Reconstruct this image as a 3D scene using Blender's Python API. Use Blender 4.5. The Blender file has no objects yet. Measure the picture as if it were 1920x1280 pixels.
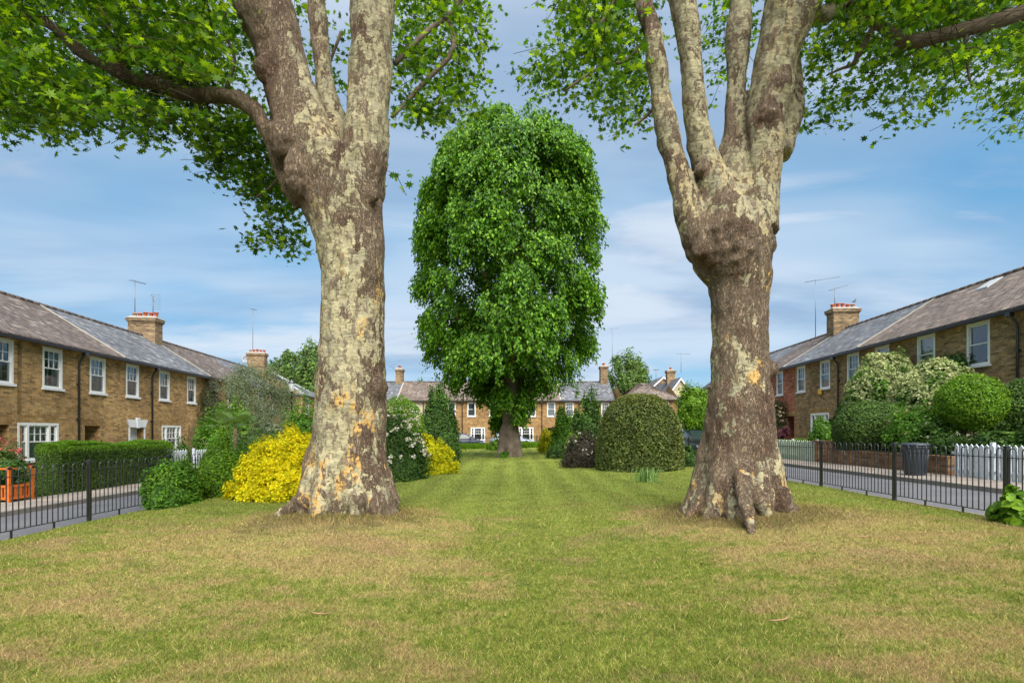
import bpy, math, random
import numpy as np
from mathutils import Vector, Matrix, noise as mnoise

C = bpy.context.scene
COL = C.collection
RNG = np.random.default_rng(7)
random.seed(7)
R = math.radians

# ------------------------------------------------------------------ camera, sky, sun, exposure
EYE = 1.75
cam_d = bpy.data.cameras.new("camera")
cam = bpy.data.objects.new("camera", cam_d); COL.objects.link(cam)
cam.location = (0, 0, EYE); cam.rotation_euler = (R(90), 0, 0)
cam_d.sensor_width = 36; cam_d.lens = 18.75; cam_d.shift_y = 0.0875
cam_d.clip_start = 0.05; cam_d.clip_end = 3000
C.camera = cam
C.view_settings.view_transform = 'Standard'; C.view_settings.look = 'None'
C.view_settings.gamma = 1.0; C.view_settings.exposure = 1.08
C.cycles.max_bounces = 7; C.cycles.transparent_max_bounces = 12
C.cycles.diffuse_bounces = 4; C.cycles.glossy_bounces = 2; C.cycles.transmission_bounces = 4
C.cycles.use_denoising = True

SUN_EL, SUN_AZ = 50, 163           # azimuth clockwise from +Y (north); behind the camera, a little to the right
sun_d = bpy.data.lights.new("sun", 'SUN'); sun_d.energy = 3.6; sun_d.angle = R(65); sun_d.color = (1.0, 0.95, 0.87)
sun = bpy.data.objects.new("sun", sun_d); COL.objects.link(sun)
sd = Vector((math.sin(R(SUN_AZ)) * math.cos(R(SUN_EL)), math.cos(R(SUN_AZ)) * math.cos(R(SUN_EL)), math.sin(R(SUN_EL))))
sun.rotation_euler = sd.to_track_quat('Z', 'Y').to_euler(); sun.location = (0, -5, 30)

world = bpy.data.worlds.new("World"); C.world = world; world.use_nodes = True
def build_world():
    nt = world.node_tree; nt.nodes.clear(); N = nt.nodes.new; L = nt.links.new
    out = N('ShaderNodeOutputWorld'); bg = N('ShaderNodeBackground'); bg.inputs['Strength'].default_value = 0.12
    sky = N('ShaderNodeTexSky'); sky.sky_type = 'NISHITA'; sky.sun_disc = False
    sky.sun_elevation = R(SUN_EL); sky.sun_rotation = R(SUN_AZ); sky.air_density = 1.0; sky.dust_density = 0.6; sky.ozone_density = 1.6
    tc = N('ShaderNodeTexCoord')
    # plane projection of the view direction: clouds on a flat layer overhead
    sep = N('ShaderNodeSeparateXYZ'); L(tc.outputs['Generated'], sep.inputs[0])
    zz = N('ShaderNodeMath'); zz.operation = 'MAXIMUM'; L(sep.outputs['Z'], zz.inputs[0]); zz.inputs[1].default_value = 0.0
    za = N('ShaderNodeMath'); za.operation = 'ADD'; L(zz.outputs[0], za.inputs[0]); za.inputs[1].default_value = 0.22
    dx = N('ShaderNodeMath'); dx.operation = 'DIVIDE'; L(sep.outputs['X'], dx.inputs[0]); L(za.outputs[0], dx.inputs[1])
    dy = N('ShaderNodeMath'); dy.operation = 'DIVIDE'; L(sep.outputs['Y'], dy.inputs[0]); L(za.outputs[0], dy.inputs[1])
    cb = N('ShaderNodeCombineXYZ'); L(dx.outputs[0], cb.inputs[0]); L(dy.outputs[0], cb.inputs[1])
    def nz(scale, detail, rough, dist, mapscale, off, lo, hi):
        mp = N('ShaderNodeMapping'); mp.inputs['Scale'].default_value = mapscale; mp.inputs['Location'].default_value = off
        mp.inputs['Rotation'].default_value = (0, 0, R(-12))
        L(cb.outputs[0], mp.inputs[0])
        n = N('ShaderNodeTexNoise'); n.inputs['Scale'].default_value = scale; n.inputs['Detail'].default_value = detail
        n.inputs['Roughness'].default_value = rough; n.inputs['Distortion'].default_value = dist
        L(mp.outputs[0], n.inputs['Vector'])
        mr = N('ShaderNodeMapRange'); mr.interpolation_type = 'SMOOTHSTEP'
        mr.inputs['From Min'].default_value = lo; mr.inputs['From Max'].default_value = hi
        L(n.outputs['Fac'], mr.inputs['Value']); return mr.outputs[0]
    a = nz(0.9, 7, 0.58, 0.6, (0.75, 1.5, 1), (3.1, 1.4, 0), 0.37, 0.60)
    b = nz(0.45, 4, 0.5, 0.3, (0.8, 1.2, 1), (7.2, 4.6, 0), 0.34, 0.54)
    g = nz(0.8, 5, 0.55, 0.4, (0.7, 1.7, 1), (1.7, 9.2, 0), 0.40, 0.62)
    # tint the clear sky towards the cyan-blue of the photograph
    tint = N('ShaderNodeMix'); tint.data_type = 'RGBA'; tint.blend_type = 'MULTIPLY'; tint.inputs['Factor'].default_value = 1.0
    L(sky.outputs[0], tint.inputs['A']); tint.inputs['B'].default_value = (0.58, 0.90, 1.0, 1)
    base = N('ShaderNodeMix'); base.data_type = 'RGBA'
    base.inputs['Factor'].default_value = 0.80
    L(tint.outputs['Result'], base.inputs['A']); base.inputs['B'].default_value = (0.50, 1.52, 2.60, 1)
    cc = N('ShaderNodeMix'); cc.data_type = 'RGBA'; L(g, cc.inputs['Factor'])
    cc.inputs['A'].default_value = (2.95, 3.3, 3.75, 1); cc.inputs['B'].default_value = (1.65, 2.08, 2.8, 1)
    mx = N('ShaderNodeMath'); mx.operation = 'MAXIMUM'; L(a, mx.inputs[0])
    b2 = N('ShaderNodeMath'); b2.operation = 'MULTIPLY'; L(b, b2.inputs[0]); b2.inputs[1].default_value = 0.85
    L(b2.outputs[0], mx.inputs[1])
    hz = N('ShaderNodeMapRange'); hz.inputs['From Min'].default_value = 0.0; hz.inputs['From Max'].default_value = 0.22
    hz.inputs['To Min'].default_value = 0.62; hz.inputs['To Max'].default_value = 0.0; L(sep.outputs['Z'], hz.inputs['Value'])
    m3 = N('ShaderNodeMath'); m3.operation = 'MAXIMUM'; L(mx.outputs[0], m3.inputs[0]); L(hz.outputs[0], m3.inputs[1])
    m4 = N('ShaderNodeMath'); m4.operation = 'MULTIPLY'; L(m3.outputs[0], m4.inputs[0]); m4.inputs[1].default_value = 0.88
    fin = N('ShaderNodeMix'); fin.data_type = 'RGBA'; L(m4.outputs[0], fin.inputs['Factor'])
    L(base.outputs['Result'], fin.inputs['A']); L(cc.outputs['Result'], fin.inputs['B'])
    L(fin.outputs['Result'], bg.inputs['Color']); L(bg.outputs[0], out.inputs[0])
build_world()

# ------------------------------------------------------------------ helpers
def lin(c):
    return tuple(((v / 255) / 12.92 if v / 255 <= 0.04045 else ((v / 255 + 0.055) / 1.055) ** 2.4) for v in c) + (1,)
def tag(o, label=None, cat=None, group=None, kind=None):
    if label: o['label'] = label
    if cat: o['category'] = cat
    if group: o['group'] = group
    if kind: o['kind'] = kind
    return o
def empty(name, loc, rz=0.0):
    o = bpy.data.objects.new(name, None); o.empty_display_size = 0.3
    o.location = loc; o.rotation_euler = (0, 0, rz); COL.objects.link(o); return o
def at(px, py, Y):
    """point seen at photo pixel (px, py) at distance Y"""
    return Vector(((px - 960) * Y / 1000.0, Y, EYE + (808 - py) * Y / 1000.0))
PW = [(-200, 0.0), (-10.2, 0.0), (10.2, 0.40), (11.7, 0.50), (16.5, 0.69), (200, 0.69)]
def T(x):
    return float(np.interp(x, [p[0] for p in PW], [p[1] for p in PW]))

class MB:
    def __init__(s): s.v = []; s.f = []; s.m = []; s.mi = 0; s.sm = []
    def add(s, vs, fs, smooth=False):
        b = len(s.v); s.v.extend([tuple(p) for p in vs])
        for f in fs: s.f.append(tuple(b + i for i in f)); s.m.append(s.mi); s.sm.append(smooth)
    def quad(s, a, b, c, d): s.add([a, b, c, d], [(0, 1, 2, 3)])
    def box(s, x0, x1, y0, y1, z0, z1):
        if x0 > x1: x0, x1 = x1, x0
        if y0 > y1: y0, y1 = y1, y0
        if z0 > z1: z0, z1 = z1, z0
        s.add([(x0, y0, z0), (x1, y0, z0), (x1, y1, z0), (x0, y1, z0), (x0, y0, z1), (x1, y0, z1), (x1, y1, z1), (x0, y1, z1)],
              [(3, 2, 1, 0), (4, 5, 6, 7), (0, 1, 5, 4), (1, 2, 6, 5), (2, 3, 7, 6), (3, 0, 4, 7)])
    def bbox(s, x0, x1, y0, y1, z0, z1, b=0.01):
        """box with chamfered vertical edges and top"""
        P = []
        for z, i in ((z0, 0), (z1 - b, 0), (z1, b)):
            for (x, y) in ((x0 + b, y0 + i), (x1 - b, y0 + i), (x1 - i, y0 + b), (x1 - i, y1 - b), (x1 - b, y1 - i), (x0 + b, y1 - i), (x0 + i, y1 - b), (x0 + i, y0 + b)):
                P.append((x, y, z))
        F = [tuple(range(7, -1, -1)), tuple(range(16, 24))]
        for r in range(2):
            for k in range(8): F.append((r * 8 + k, r * 8 + (k + 1) % 8, r * 8 + 8 + (k + 1) % 8, r * 8 + 8 + k))
        s.add(P, F)
    def tube(s, pts, rad, n=8, cap=True):
        pts = [Vector(p) for p in pts]
        if not hasattr(rad, '__len__'): rad = [rad] * len(pts)
        rings = []; up = None
        for i, p in enumerate(pts):
            t = (pts[min(i + 1, len(pts) - 1)] - pts[max(i - 1, 0)]).normalized()
            if up is None:
                up = Vector((1, 0, 0)) if abs(t.x) < 0.9 else Vector((0, 1, 0))
            u = (up - t * up.dot(t)).normalized(); w = t.cross(u); up = u
            rings.append([p + (u * math.cos(2 * math.pi * k / n) + w * math.sin(2 * math.pi * k / n)) * rad[i] for k in range(n)])
        V = [q for r in rings for q in r]; F = []
        for i in range(len(pts) - 1):
            for k in range(n): F.append((i * n + k, i * n + (k + 1) % n, (i + 1) * n + (k + 1) % n, (i + 1) * n + k))
        if cap: F.append(tuple(range(n - 1, -1, -1))); F.append(tuple(range((len(pts) - 1) * n, len(pts) * n)))
        s.add(V, F, True)
    def lathe(s, prof, n=16, c=(0, 0, 0), axis='z', smooth=True):
        V = []; F = []
        for (r, h) in prof:
            for k in range(n):
                a = 2 * math.pi * k / n
                if axis == 'z': V.append((c[0] + r * math.cos(a), c[1] + r * math.sin(a), c[2] + h))
                elif axis == 'y': V.append((c[0] + r * math.cos(a), c[1] + h, c[2] + r * math.sin(a)))
                else: V.append((c[0] + h, c[1] + r * math.cos(a), c[2] + r * math.sin(a)))
        for i in range(len(prof) - 1):
            for k in range(n): F.append((i * n + k, i * n + (k + 1) % n, (i + 1) * n + (k + 1) % n, (i + 1) * n + k))
        F.append(tuple(range(n - 1, -1, -1))); F.append(tuple(range((len(prof) - 1) * n, len(prof) * n)))
        s.add(V, F, smooth)
    def build(s, name, mats, parent=None, loc=None, rz=0.0):
        me = bpy.data.meshes.new(name); me.from_pydata(s.v, [], s.f)
        if not isinstance(mats, (list, tuple)): mats = [mats]
        for m in mats: me.materials.append(m)
        me.polygons.foreach_set('material_index', s.m); me.polygons.foreach_set('use_smooth', s.sm)
        me.validate(); me.update()
        uv = me.uv_layers.new(name='UVMap'); co = me.vertices
        for p in me.polygons:
            n = p.normal; ax, ay, az = abs(n.x), abs(n.y), abs(n.z)
            for li in p.loop_indices:
                q = co[me.loops[li].vertex_index].co
                if az > 0.85: t = (q.x, q.y)
                elif ax > ay: t = (q.y, q.z if az < 0.3 else q.z * 1.8)
                else: t = (q.x, q.z if az < 0.3 else q.z * 1.8)
                uv.data[li].uv = t
        o = bpy.data.objects.new(name, me); COL.objects.link(o)
        if parent: o.parent = parent
        if loc is not None: o.location = loc
        o.rotation_euler = (0, 0, rz)
        return o

def np_mesh(name, V, F, mats, parent=None, loc=None, attrs=None, smooth=False):
    """V (n,3), F (m,k) with k 3 or 4"""
    V = np.asarray(V, dtype=np.float32); F = np.asarray(F, dtype=np.int32)
    me = bpy.data.meshes.new(name); m, k = F.shape
    me.vertices.add(len(V)); me.vertices.foreach_set('co', V.ravel())
    me.loops.add(m * k); me.loops.foreach_set('vertex_index', F.ravel())
    me.polygons.add(m); me.polygons.foreach_set('loop_start', np.arange(0, m * k, k, dtype=np.int32))
    me.polygons.foreach_set('loop_total', np.full(m, k, dtype=np.int32))
    me.polygons.foreach_set('use_smooth', np.full(m, smooth, dtype=bool))
    if not isinstance(mats, (list, tuple)): mats = [mats]
    for mt in mats: me.materials.append(mt)
    me.update(calc_edges=True)
    for an, av in (attrs or {}).items():
        a = me.attributes.new(an, 'FLOAT', 'FACE'); a.data.foreach_set('value', np.asarray(av, dtype=np.float32))
    o = bpy.data.objects.new(name, me); COL.objects.link(o)
    if parent: o.parent = parent
    if loc is not None: o.location = loc
    return o

# ------------------------------------------------------------------ materials
class NB:
    def __init__(s, name):
        s.m = bpy.data.materials.new(name); s.m.use_nodes = True; s.nt = s.m.node_tree; s.nt.nodes.clear()
        s.out = s.nt.nodes.new('ShaderNodeOutputMaterial')
    def n(s, t, **kw):
        x = s.nt.nodes.new(t)
        for k, v in kw.items(): setattr(x, k, v)
        return x
    def l(s, a, b): s.nt.links.new(a, b)
    def noise(s, vec, scale, detail=4, rough=0.55, dist=0.0):
        x = s.n('ShaderNodeTexNoise'); x.inputs['Scale'].default_value = scale; x.inputs['Detail'].default_value = detail
        x.inputs['Roughness'].default_value = rough; x.inputs['Distortion'].default_value = dist
        if vec is not None: s.l(vec, x.inputs['Vector'])
        return x.outputs['Fac']
    def mapping(s, vec, scale=(1, 1, 1), loc=(0, 0, 0), rot=(0, 0, 0)):
        x = s.n('ShaderNodeMapping'); x.inputs['Scale'].default_value = scale; x.inputs['Location'].default_value = loc
        x.inputs['Rotation'].default_value = rot; s.l(vec, x.inputs['Vector']); return x.outputs[0]
    def rng(s, v, a, b, c=0.0, d=1.0, smooth=True):
        x = s.n('ShaderNodeMapRange'); x.interpolation_type = 'SMOOTHSTEP' if smooth else 'LINEAR'
        for k, q in zip(('From Min', 'From Max', 'To Min', 'To Max'), (a, b, c, d)): x.inputs[k].default_value = q
        s.l(v, x.inputs['Value']); return x.outputs[0]
    def mix(s, f, a, b, blend='MIX'):
        x = s.n('ShaderNodeMix', data_type='RGBA', blend_type=blend)
        for i, k in ((f, 'Factor'), (a, 'A'), (b, 'B')):
            if isinstance(i, (tuple, float, int)): x.inputs[k].default_value = i
            else: s.l(i, x.inputs[k])
        return x.outputs['Result']
    def math(s, op, a, b=0.0, c=None):
        x = s.n('ShaderNodeMath', operation=op)
        for i, q in enumerate((a, b) if c is None else (a, b, c)):
            if isinstance(q, (float, int)): x.inputs[i].default_value = q
            else: s.l(q, x.inputs[i])
        return x.outputs[0]
    def bump(s, h, strength, dist=0.02):
        x = s.n('ShaderNodeBump'); x.inputs['Strength'].default_value = strength; x.inputs['Distance'].default_value = dist
        s.l(h, x.inputs['Height']); return x.outputs[0]
    def finish(s, col, rough=0.8, nrm=None, spec=0.3, metal=0.0, coat=0.0):
        p = s.n('ShaderNodeBsdfPrincipled')
        if isinstance(col, tuple): p.inputs['Base Color'].default_value = col
        else: s.l(col, p.inputs['Base Color'])
        if isinstance(rough, (int, float)): p.inputs['Roughness'].default_value = rough
        else: s.l(rough, p.inputs['Roughness'])
        p.inputs['Specular IOR Level'].default_value = spec; p.inputs['Metallic'].default_value = metal
        p.inputs['Coat Weight'].default_value = coat
        if nrm is not None: s.l(nrm, p.inputs['Normal'])
        s.l(p.outputs[0], s.out.inputs[0]); return s.m
    def uv(s): return s.n('ShaderNodeTexCoord').outputs['UV']
    def obj(s): return s.n('ShaderNodeTexCoord').outputs['Object']
    def pos(s): return s.n('ShaderNodeNewGeometry').outputs['Position']

def plain(name, col, rough=0.6, spec=0.3, metal=0.0, var=0.12, nscale=6.0, coat=0.0, bump=0.0):
    b = NB(name); v = b.obj(); n = b.noise(v, nscale, 5)
    k = b.rng(n, 0.3, 0.7, 1 - var, 1 + var, False)
    c = b.n('ShaderNodeVectorMath', operation='SCALE'); c.inputs[0].default_value = col[:3]; b.l(k, c.inputs['Scale'])
    nr = b.bump(b.noise(v, nscale * 8, 4), bump, 0.01) if bump else None
    return b.finish(c.outputs[0], rough, nr, spec, metal, coat)

def brick_mat(name, c1, c2, c3, mortar, stain=0.25):
    b = NB(name); uv = b.uv(); pos = b.pos()
    t = b.n('ShaderNodeTexBrick'); b.l(uv, t.inputs['Vector']); t.offset = 0.5
    t.inputs['Scale'].default_value = 1; t.inputs['Brick Width'].default_value = 0.228; t.inputs['Row Height'].default_value = 0.077
    t.inputs['Mortar Size'].default_value = 0.007; t.inputs['Mortar Smooth'].default_value = 0.3; t.inputs['Bias'].default_value = -0.1
    t.inputs['Color1'].default_value = c1; t.inputs['Color2'].default_value = c2; t.inputs['Mortar'].default_value = mortar
    # a second brick pattern, same grid, singles out darker burnt bricks
    br = b.mapping(uv, (1 / 0.228, 1 / 0.077, 1))
    wn = b.n('ShaderNodeTexWhiteNoise', noise_dimensions='2D')
    fl = b.n('ShaderNodeVectorMath', operation='FLOOR')
    sp = b.n('ShaderNodeSeparateXYZ'); b.l(br, sp.inputs[0])
    row = b.math('FLOOR', sp.outputs[1]); par = b.math('MODULO', row, 2.0); sh = b.math('MULTIPLY', par, 0.5)
    xx = b.math('ADD', sp.outputs[0], sh); cb = b.n('ShaderNodeCombineXYZ'); b.l(xx, cb.inputs[0]); b.l(sp.outputs[1], cb.inputs[1])
    b.l(cb.outputs[0], fl.inputs[0]); b.l(fl.outputs[0], wn.inputs['Vector'])
    dark = b.rng(wn.outputs['Value'], 0.80, 0.86)
    lig = b.rng(wn.outputs['Value'], 0.16, 0.08)
    notm = b.math('SUBTRACT', 1.0, t.outputs['Fac'])
    c = b.mix(b.math('MULTIPLY', b.math('MULTIPLY', dark, notm), 0.5), t.outputs['Color'], c3)
    c = b.mix(b.math('MULTIPLY', b.math('MULTIPLY', lig, notm), 0.45), c, (0.50, 0.36, 0.19, 1))
    big = b.rng(b.noise(pos, 0.55, 5, 0.6), 0.35, 0.7, 1.0 + stain * 0.5, 1.0 - stain)
    wv2 = b.math('FRACT', b.math('MULTIPLY', wn.outputs['Value'], 13.7))
    fine = b.math('MULTIPLY', b.rng(b.noise(pos, 14, 4, 0.7), 0.3, 0.7, 0.84, 1.14), b.rng(wv2, 0, 1, 0.74, 1.26, False))
    k = b.math('MULTIPLY', big, fine)
    # streaky weathering
    k = b.math('MULTIPLY', k, b.rng(b.noise(b.mapping(pos, (2.5, 2.5, 0.35)), 1.5, 5, 0.6), 0.5, 0.72, 1.0, 0.84))
    sc = b.n('ShaderNodeVectorMath', operation='SCALE'); b.l(c, sc.inputs[0]); b.l(k, sc.inputs['Scale'])
    h = b.math('ADD', b.math('MULTIPLY', notm, 1.0), b.math('MULTIPLY', b.noise(pos, 40, 3), 0.5))
    return b.finish(sc.outputs[0], 0.9, b.bump(h, 0.6, 0.012), 0.2)

def roof_mat(name, c1, c2, gap, lichen, lich_amt, w=0.25, h=0.19):
    b = NB(name); uv = b.uv(); pos = b.pos()
    t = b.n('ShaderNodeTexBrick'); b.l(uv, t.inputs['Vector']); t.inputs['Scale'].default_value = 1
    t.inputs['Brick Width'].default_value = w; t.inputs['Row Height'].default_value = h; t.inputs['Mortar Size'].default_value = 0.009
    t.inputs['Mortar Smooth'].default_value = 0.4; t.inputs['Color1'].default_value = c1; t.inputs['Color2'].default_value = c2; t.inputs['Mortar'].default_value = gap
    sp = b.n('ShaderNodeSeparateXYZ'); b.l(uv, sp.inputs[0])
    yr = b.math('DIVIDE', sp.outputs[1], h); row = b.math('FLOOR', yr); par = b.math('MULTIPLY', b.math('FRACT', b.math('MULTIPLY', row, 0.5)), 1.0)
    xx = b.math('FLOOR', b.math('ADD', b.math('DIVIDE', sp.outputs[0], w), par)); cb = b.n('ShaderNodeCombineXYZ'); b.l(xx, cb.inputs[0]); b.l(row, cb.inputs[1])
    wn = b.n('ShaderNodeTexWhiteNoise', noise_dimensions='2D'); b.l(cb.outputs[0], wn.inputs['Vector']); wv = wn.outputs['Value']
    l1 = b.math('MULTIPLY', b.rng(b.noise(pos, 5, 8, 0.8), 0.53, 0.62), lich_amt)
    c = b.mix(l1, t.outputs['Color'], lichen)
    odd = b.rng(wv, 0.95, 0.97); c = b.mix(b.math('MULTIPLY', odd, 0.45), c, lichen)
    lap = b.rng(b.math('FRACT', yr), 0.0, 0.22, 0.55, 1.0)
    k = b.math('MULTIPLY', b.rng(b.noise(pos, 0.8, 5, 0.6), 0.3, 0.7, 1.18, 0.80), b.rng(b.noise(pos, 22, 3, 0.7), 0.3, 0.7, 0.75, 1.25))
    k = b.math('MULTIPLY', k, b.math('MULTIPLY', b.rng(wv, 0, 1, 0.66, 1.34, False), lap))
    sc = b.n('ShaderNodeVectorMath', operation='SCALE'); b.l(c, sc.inputs[0]); b.l(k, sc.inputs['Scale'])
    saw = b.math('FRACT', b.math('DIVIDE', sp.outputs[1], h))
    hh = b.math('ADD', b.math('SUBTRACT', 1.0, t.outputs['Fac']), b.math('ADD', b.math('MULTIPLY', saw, -0.8), b.math('MULTIPLY', b.noise(pos, 30, 3), 0.7)))
    return b.finish(sc.outputs[0], 0.72, b.bump(hh, 0.7, 0.02), 0.35)

def leaf_mat(name, c1, c2, c3=None, trans=0.35, rough=0.5, spec=0.35, transcol=None):
    b = NB(name); a = b.n('ShaderNodeAttribute', attribute_name='rnd'); r = a.outputs['Fac']
    cr = b.n('ShaderNodeValToRGB'); b.l(r, cr.inputs[0]); e = cr.color_ramp.elements
    e[0].color = c1; e[1].color = c2 if c3 is None else c3; e[0].position = 0.05; e[1].position = 0.97
    if c3 is not None: m = cr.color_ramp.elements.new(0.55); m.color = c2
    nz = b.rng(b.noise(b.pos(), 1.6, 4, 0.6), 0.3, 0.7, 0.78, 1.22, False)
    sc = b.n('ShaderNodeVectorMath', operation='SCALE'); b.l(cr.outputs[0], sc.inputs[0]); b.l(nz, sc.inputs['Scale'])
    p = b.n('ShaderNodeBsdfPrincipled'); b.l(sc.outputs[0], p.inputs['Base Color']); p.inputs['Roughness'].default_value = rough
    p.inputs['Specular IOR Level'].default_value = spec
    t = b.n('ShaderNodeBsdfTranslucent')
    tc = b.mix(1.0, sc.outputs[0], transcol or (1.5, 1.35, 0.5, 1), 'MULTIPLY'); b.l(tc, t.inputs['Color'])
    ms = b.n('ShaderNodeMixShader'); ms.inputs[0].default_value = trans; b.l(p.outputs[0], ms.inputs[1]); b.l(t.outputs[0], ms.inputs[2])
    b.l(ms.outputs[0], b.out.inputs[0]); return b.m

M = {}
M['brick'] = brick_mat('stock_brick', (0.50, 0.30, 0.11, 1), (0.40, 0.225, 0.08, 1), (0.09, 0.055, 0.03, 1), (0.36, 0.29, 0.19, 1))
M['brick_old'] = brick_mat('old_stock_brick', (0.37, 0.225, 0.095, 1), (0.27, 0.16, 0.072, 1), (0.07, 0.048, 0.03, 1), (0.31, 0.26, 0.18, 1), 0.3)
M['brick_soot'] = brick_mat('sooty_stock_brick', (0.27, 0.175, 0.09, 1), (0.19, 0.125, 0.07, 1), (0.06, 0.045, 0.035, 1), (0.26, 0.22, 0.16, 1), 0.4)
M['brick_far'] = brick_mat('warm_stock_brick', (0.40, 0.235, 0.085, 1), (0.32, 0.175, 0.065, 1), (0.13, 0.075, 0.04, 1), (0.38, 0.29, 0.17, 1))
M['brick_red'] = brick_mat('red_brick', (0.42, 0.135, 0.075, 1), (0.36, 0.11, 0.065, 1), (0.20, 0.06, 0.04, 1), (0.42, 0.22, 0.15, 1), 0.2)
M['brick_wall'] = brick_mat('garden_wall_brick', (0.33, 0.15, 0.07, 1), (0.24, 0.12, 0.06, 1), (0.08, 0.05, 0.035, 1), (0.30, 0.24, 0.17, 1), 0.35)
M['brick_arch'] = brick_mat('gauged_arch_brick', (0.42, 0.25, 0.09, 1), (0.36, 0.20, 0.07, 1), (0.25, 0.14, 0.05, 1), (0.34, 0.25, 0.13, 1))
M['render'] = plain('cream_render', (0.55, 0.48, 0.32), 0.9, 0.2, var=0.1, nscale=1.5, bump=0.2)
M['slate'] = roof_mat('grey_slate', (0.165, 0.17, 0.185, 1), (0.115, 0.12, 0.135, 1), (0.04, 0.04, 0.045, 1), (0.30, 0.295, 0.28, 1), 0.22)
M['tile'] = roof_mat('weathered_brown_tile', (0.165, 0.125, 0.105, 1), (0.115, 0.088, 0.078, 1), (0.035, 0.028, 0.024, 1), (0.26, 0.23, 0.19, 1), 0.26, 0.2, 0.15)
M['tile_red'] = roof_mat('red_brown_tile', (0.205, 0.155, 0.125, 1), (0.15, 0.115, 0.095, 1), (0.045, 0.03, 0.026, 1), (0.28, 0.245, 0.20, 1), 0.28, 0.2, 0.15)
M['lead'] = plain('lead_flashing', (0.42, 0.44, 0.46), 0.5, 0.4)
M['white'] = plain('white_gloss_paint', (0.80, 0.80, 0.77), 0.35, 0.4, var=0.05)
M['white_soft'] = plain('white_masonry_paint', (0.76, 0.76, 0.78), 0.7, 0.2, var=0.06)
M['teal'] = plain('pale_teal_paint', (0.36, 0.48, 0.50), 0.4, 0.4, var=0.05)
M['black'] = plain('black_iron_paint', (0.020, 0.020, 0.022), 0.28, 0.8, var=0.1)
M['gutter'] = plain('dark_gutter', (0.02, 0.016, 0.016), 0.4, 0.4)
M['dark'] = plain('dark_interior', (0.03, 0.028, 0.026), 0.9, 0.1)
M['door_dark'] = plain('dark_panelled_door', (0.035, 0.03, 0.03), 0.35, 0.5)
M['door_brown'] = plain('brown_slatted_gate', (0.10, 0.045, 0.03), 0.6, 0.3)
M['net'] = plain('net_curtain', (0.62, 0.62, 0.60), 0.95, 0.1, var=0.15, nscale=3)
M['terra'] = plain('terracotta', (0.42, 0.115, 0.055), 0.8, 0.2, var=0.2, nscale=4)
M['terra_pale'] = plain('buff_clay', (0.36, 0.22, 0.12), 0.85, 0.2, var=0.2, nscale=4)
M['cement'] = plain('cement_flaunching', (0.36, 0.33, 0.28), 0.95, 0.1, var=0.2, nscale=5, bump=0.4)
M['metal'] = plain('galvanised_metal', (0.20, 0.21, 0.23), 0.45, 0.5, 0.6)
M['dish'] = plain('grey_dish_paint', (0.40, 0.41, 0.44), 0.5, 0.4)
M['yellow'] = plain('yellow_plastic', (0.75, 0.42, 0.03), 0.4, 0.4)
M['orange'] = plain('orange_stained_wood', (0.62, 0.145, 0.022), 0.6, 0.3, var=0.25, nscale=9)
M['bin'] = plain('charcoal_plastic', (0.045, 0.056, 0.070), 0.42, 0.4, var=0.12)
M['picket_white'] = plain('white_picket_paint', (0.55, 0.59, 0.63), 0.5, 0.3, var=0.12)
M['picket_green'] = plain('sage_picket_paint', (0.42, 0.50, 0.38), 0.6, 0.3, var=0.1)
M['lamp'] = plain('frosted_lantern', (0.62, 0.64, 0.66), 0.3, 0.5, var=0.05)
M['tyre'] = plain('tyre_rubber', (0.015, 0.015, 0.016), 0.85, 0.2)
M['rim'] = plain('alloy', (0.45, 0.46, 0.48), 0.3, 0.5, 0.8)
M['hlight'] = plain('headlamp_plastic', (0.65, 0.68, 0.72), 0.15, 0.6)
M['car_navy'] = plain('navy_car_paint', (0.010, 0.018, 0.055), 0.35, 0.35, var=0.04, coat=0.25)
M['car_silver'] = plain('silver_blue_car_paint', (0.22, 0.26, 0.32), 0.35, 0.5, 0.3, var=0.04, coat=0.3)
M['car_black'] = plain('black_car_paint', (0.012, 0.015, 0.02), 0.22, 0.5, var=0.04, coat=0.8)
M['bird'] = plain('grey_feathers', (0.10, 0.11, 0.14), 0.8, 0.2, var=0.35, nscale=20)
M['wood'] = plain('weathered_wood', (0.17, 0.12, 0.08), 0.85, 0.2, var=0.3, nscale=12)
M['twig'] = plain('twig_bark', (0.055, 0.042, 0.03), 0.9, 0.1, var=0.3, nscale=9)
M['branch'] = plain('grey_brown_bark', (0.14, 0.105, 0.075), 0.9, 0.15, var=0.35, nscale=5, bump=0.8)
M['petal'] = leaf_mat('white_petals', (0.70, 0.62, 0.46, 1), (0.82, 0.78, 0.66, 1), None, 0.25, 0.7, 0.1, (1, 1, 1, 1))
M['cream'] = leaf_mat('cream_lacecaps', (0.28, 0.35, 0.11, 1), (0.60, 0.60, 0.30, 1), None, 0.2, 0.8, 0.1, (1, 1, 1, 1))
M['rosep'] = leaf_mat('rose_petals', (0.62, 0.07, 0.09, 1), (0.75, 0.22, 0.22, 1), None, 0.2, 0.7, 0.1, (1, 1, 1, 1))
M['peach'] = leaf_mat('peach_petals', (0.75, 0.42, 0.25, 1), (0.8, 0.62, 0.42, 1), None, 0.2, 0.7, 0.1, (1, 1, 1, 1))
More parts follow.
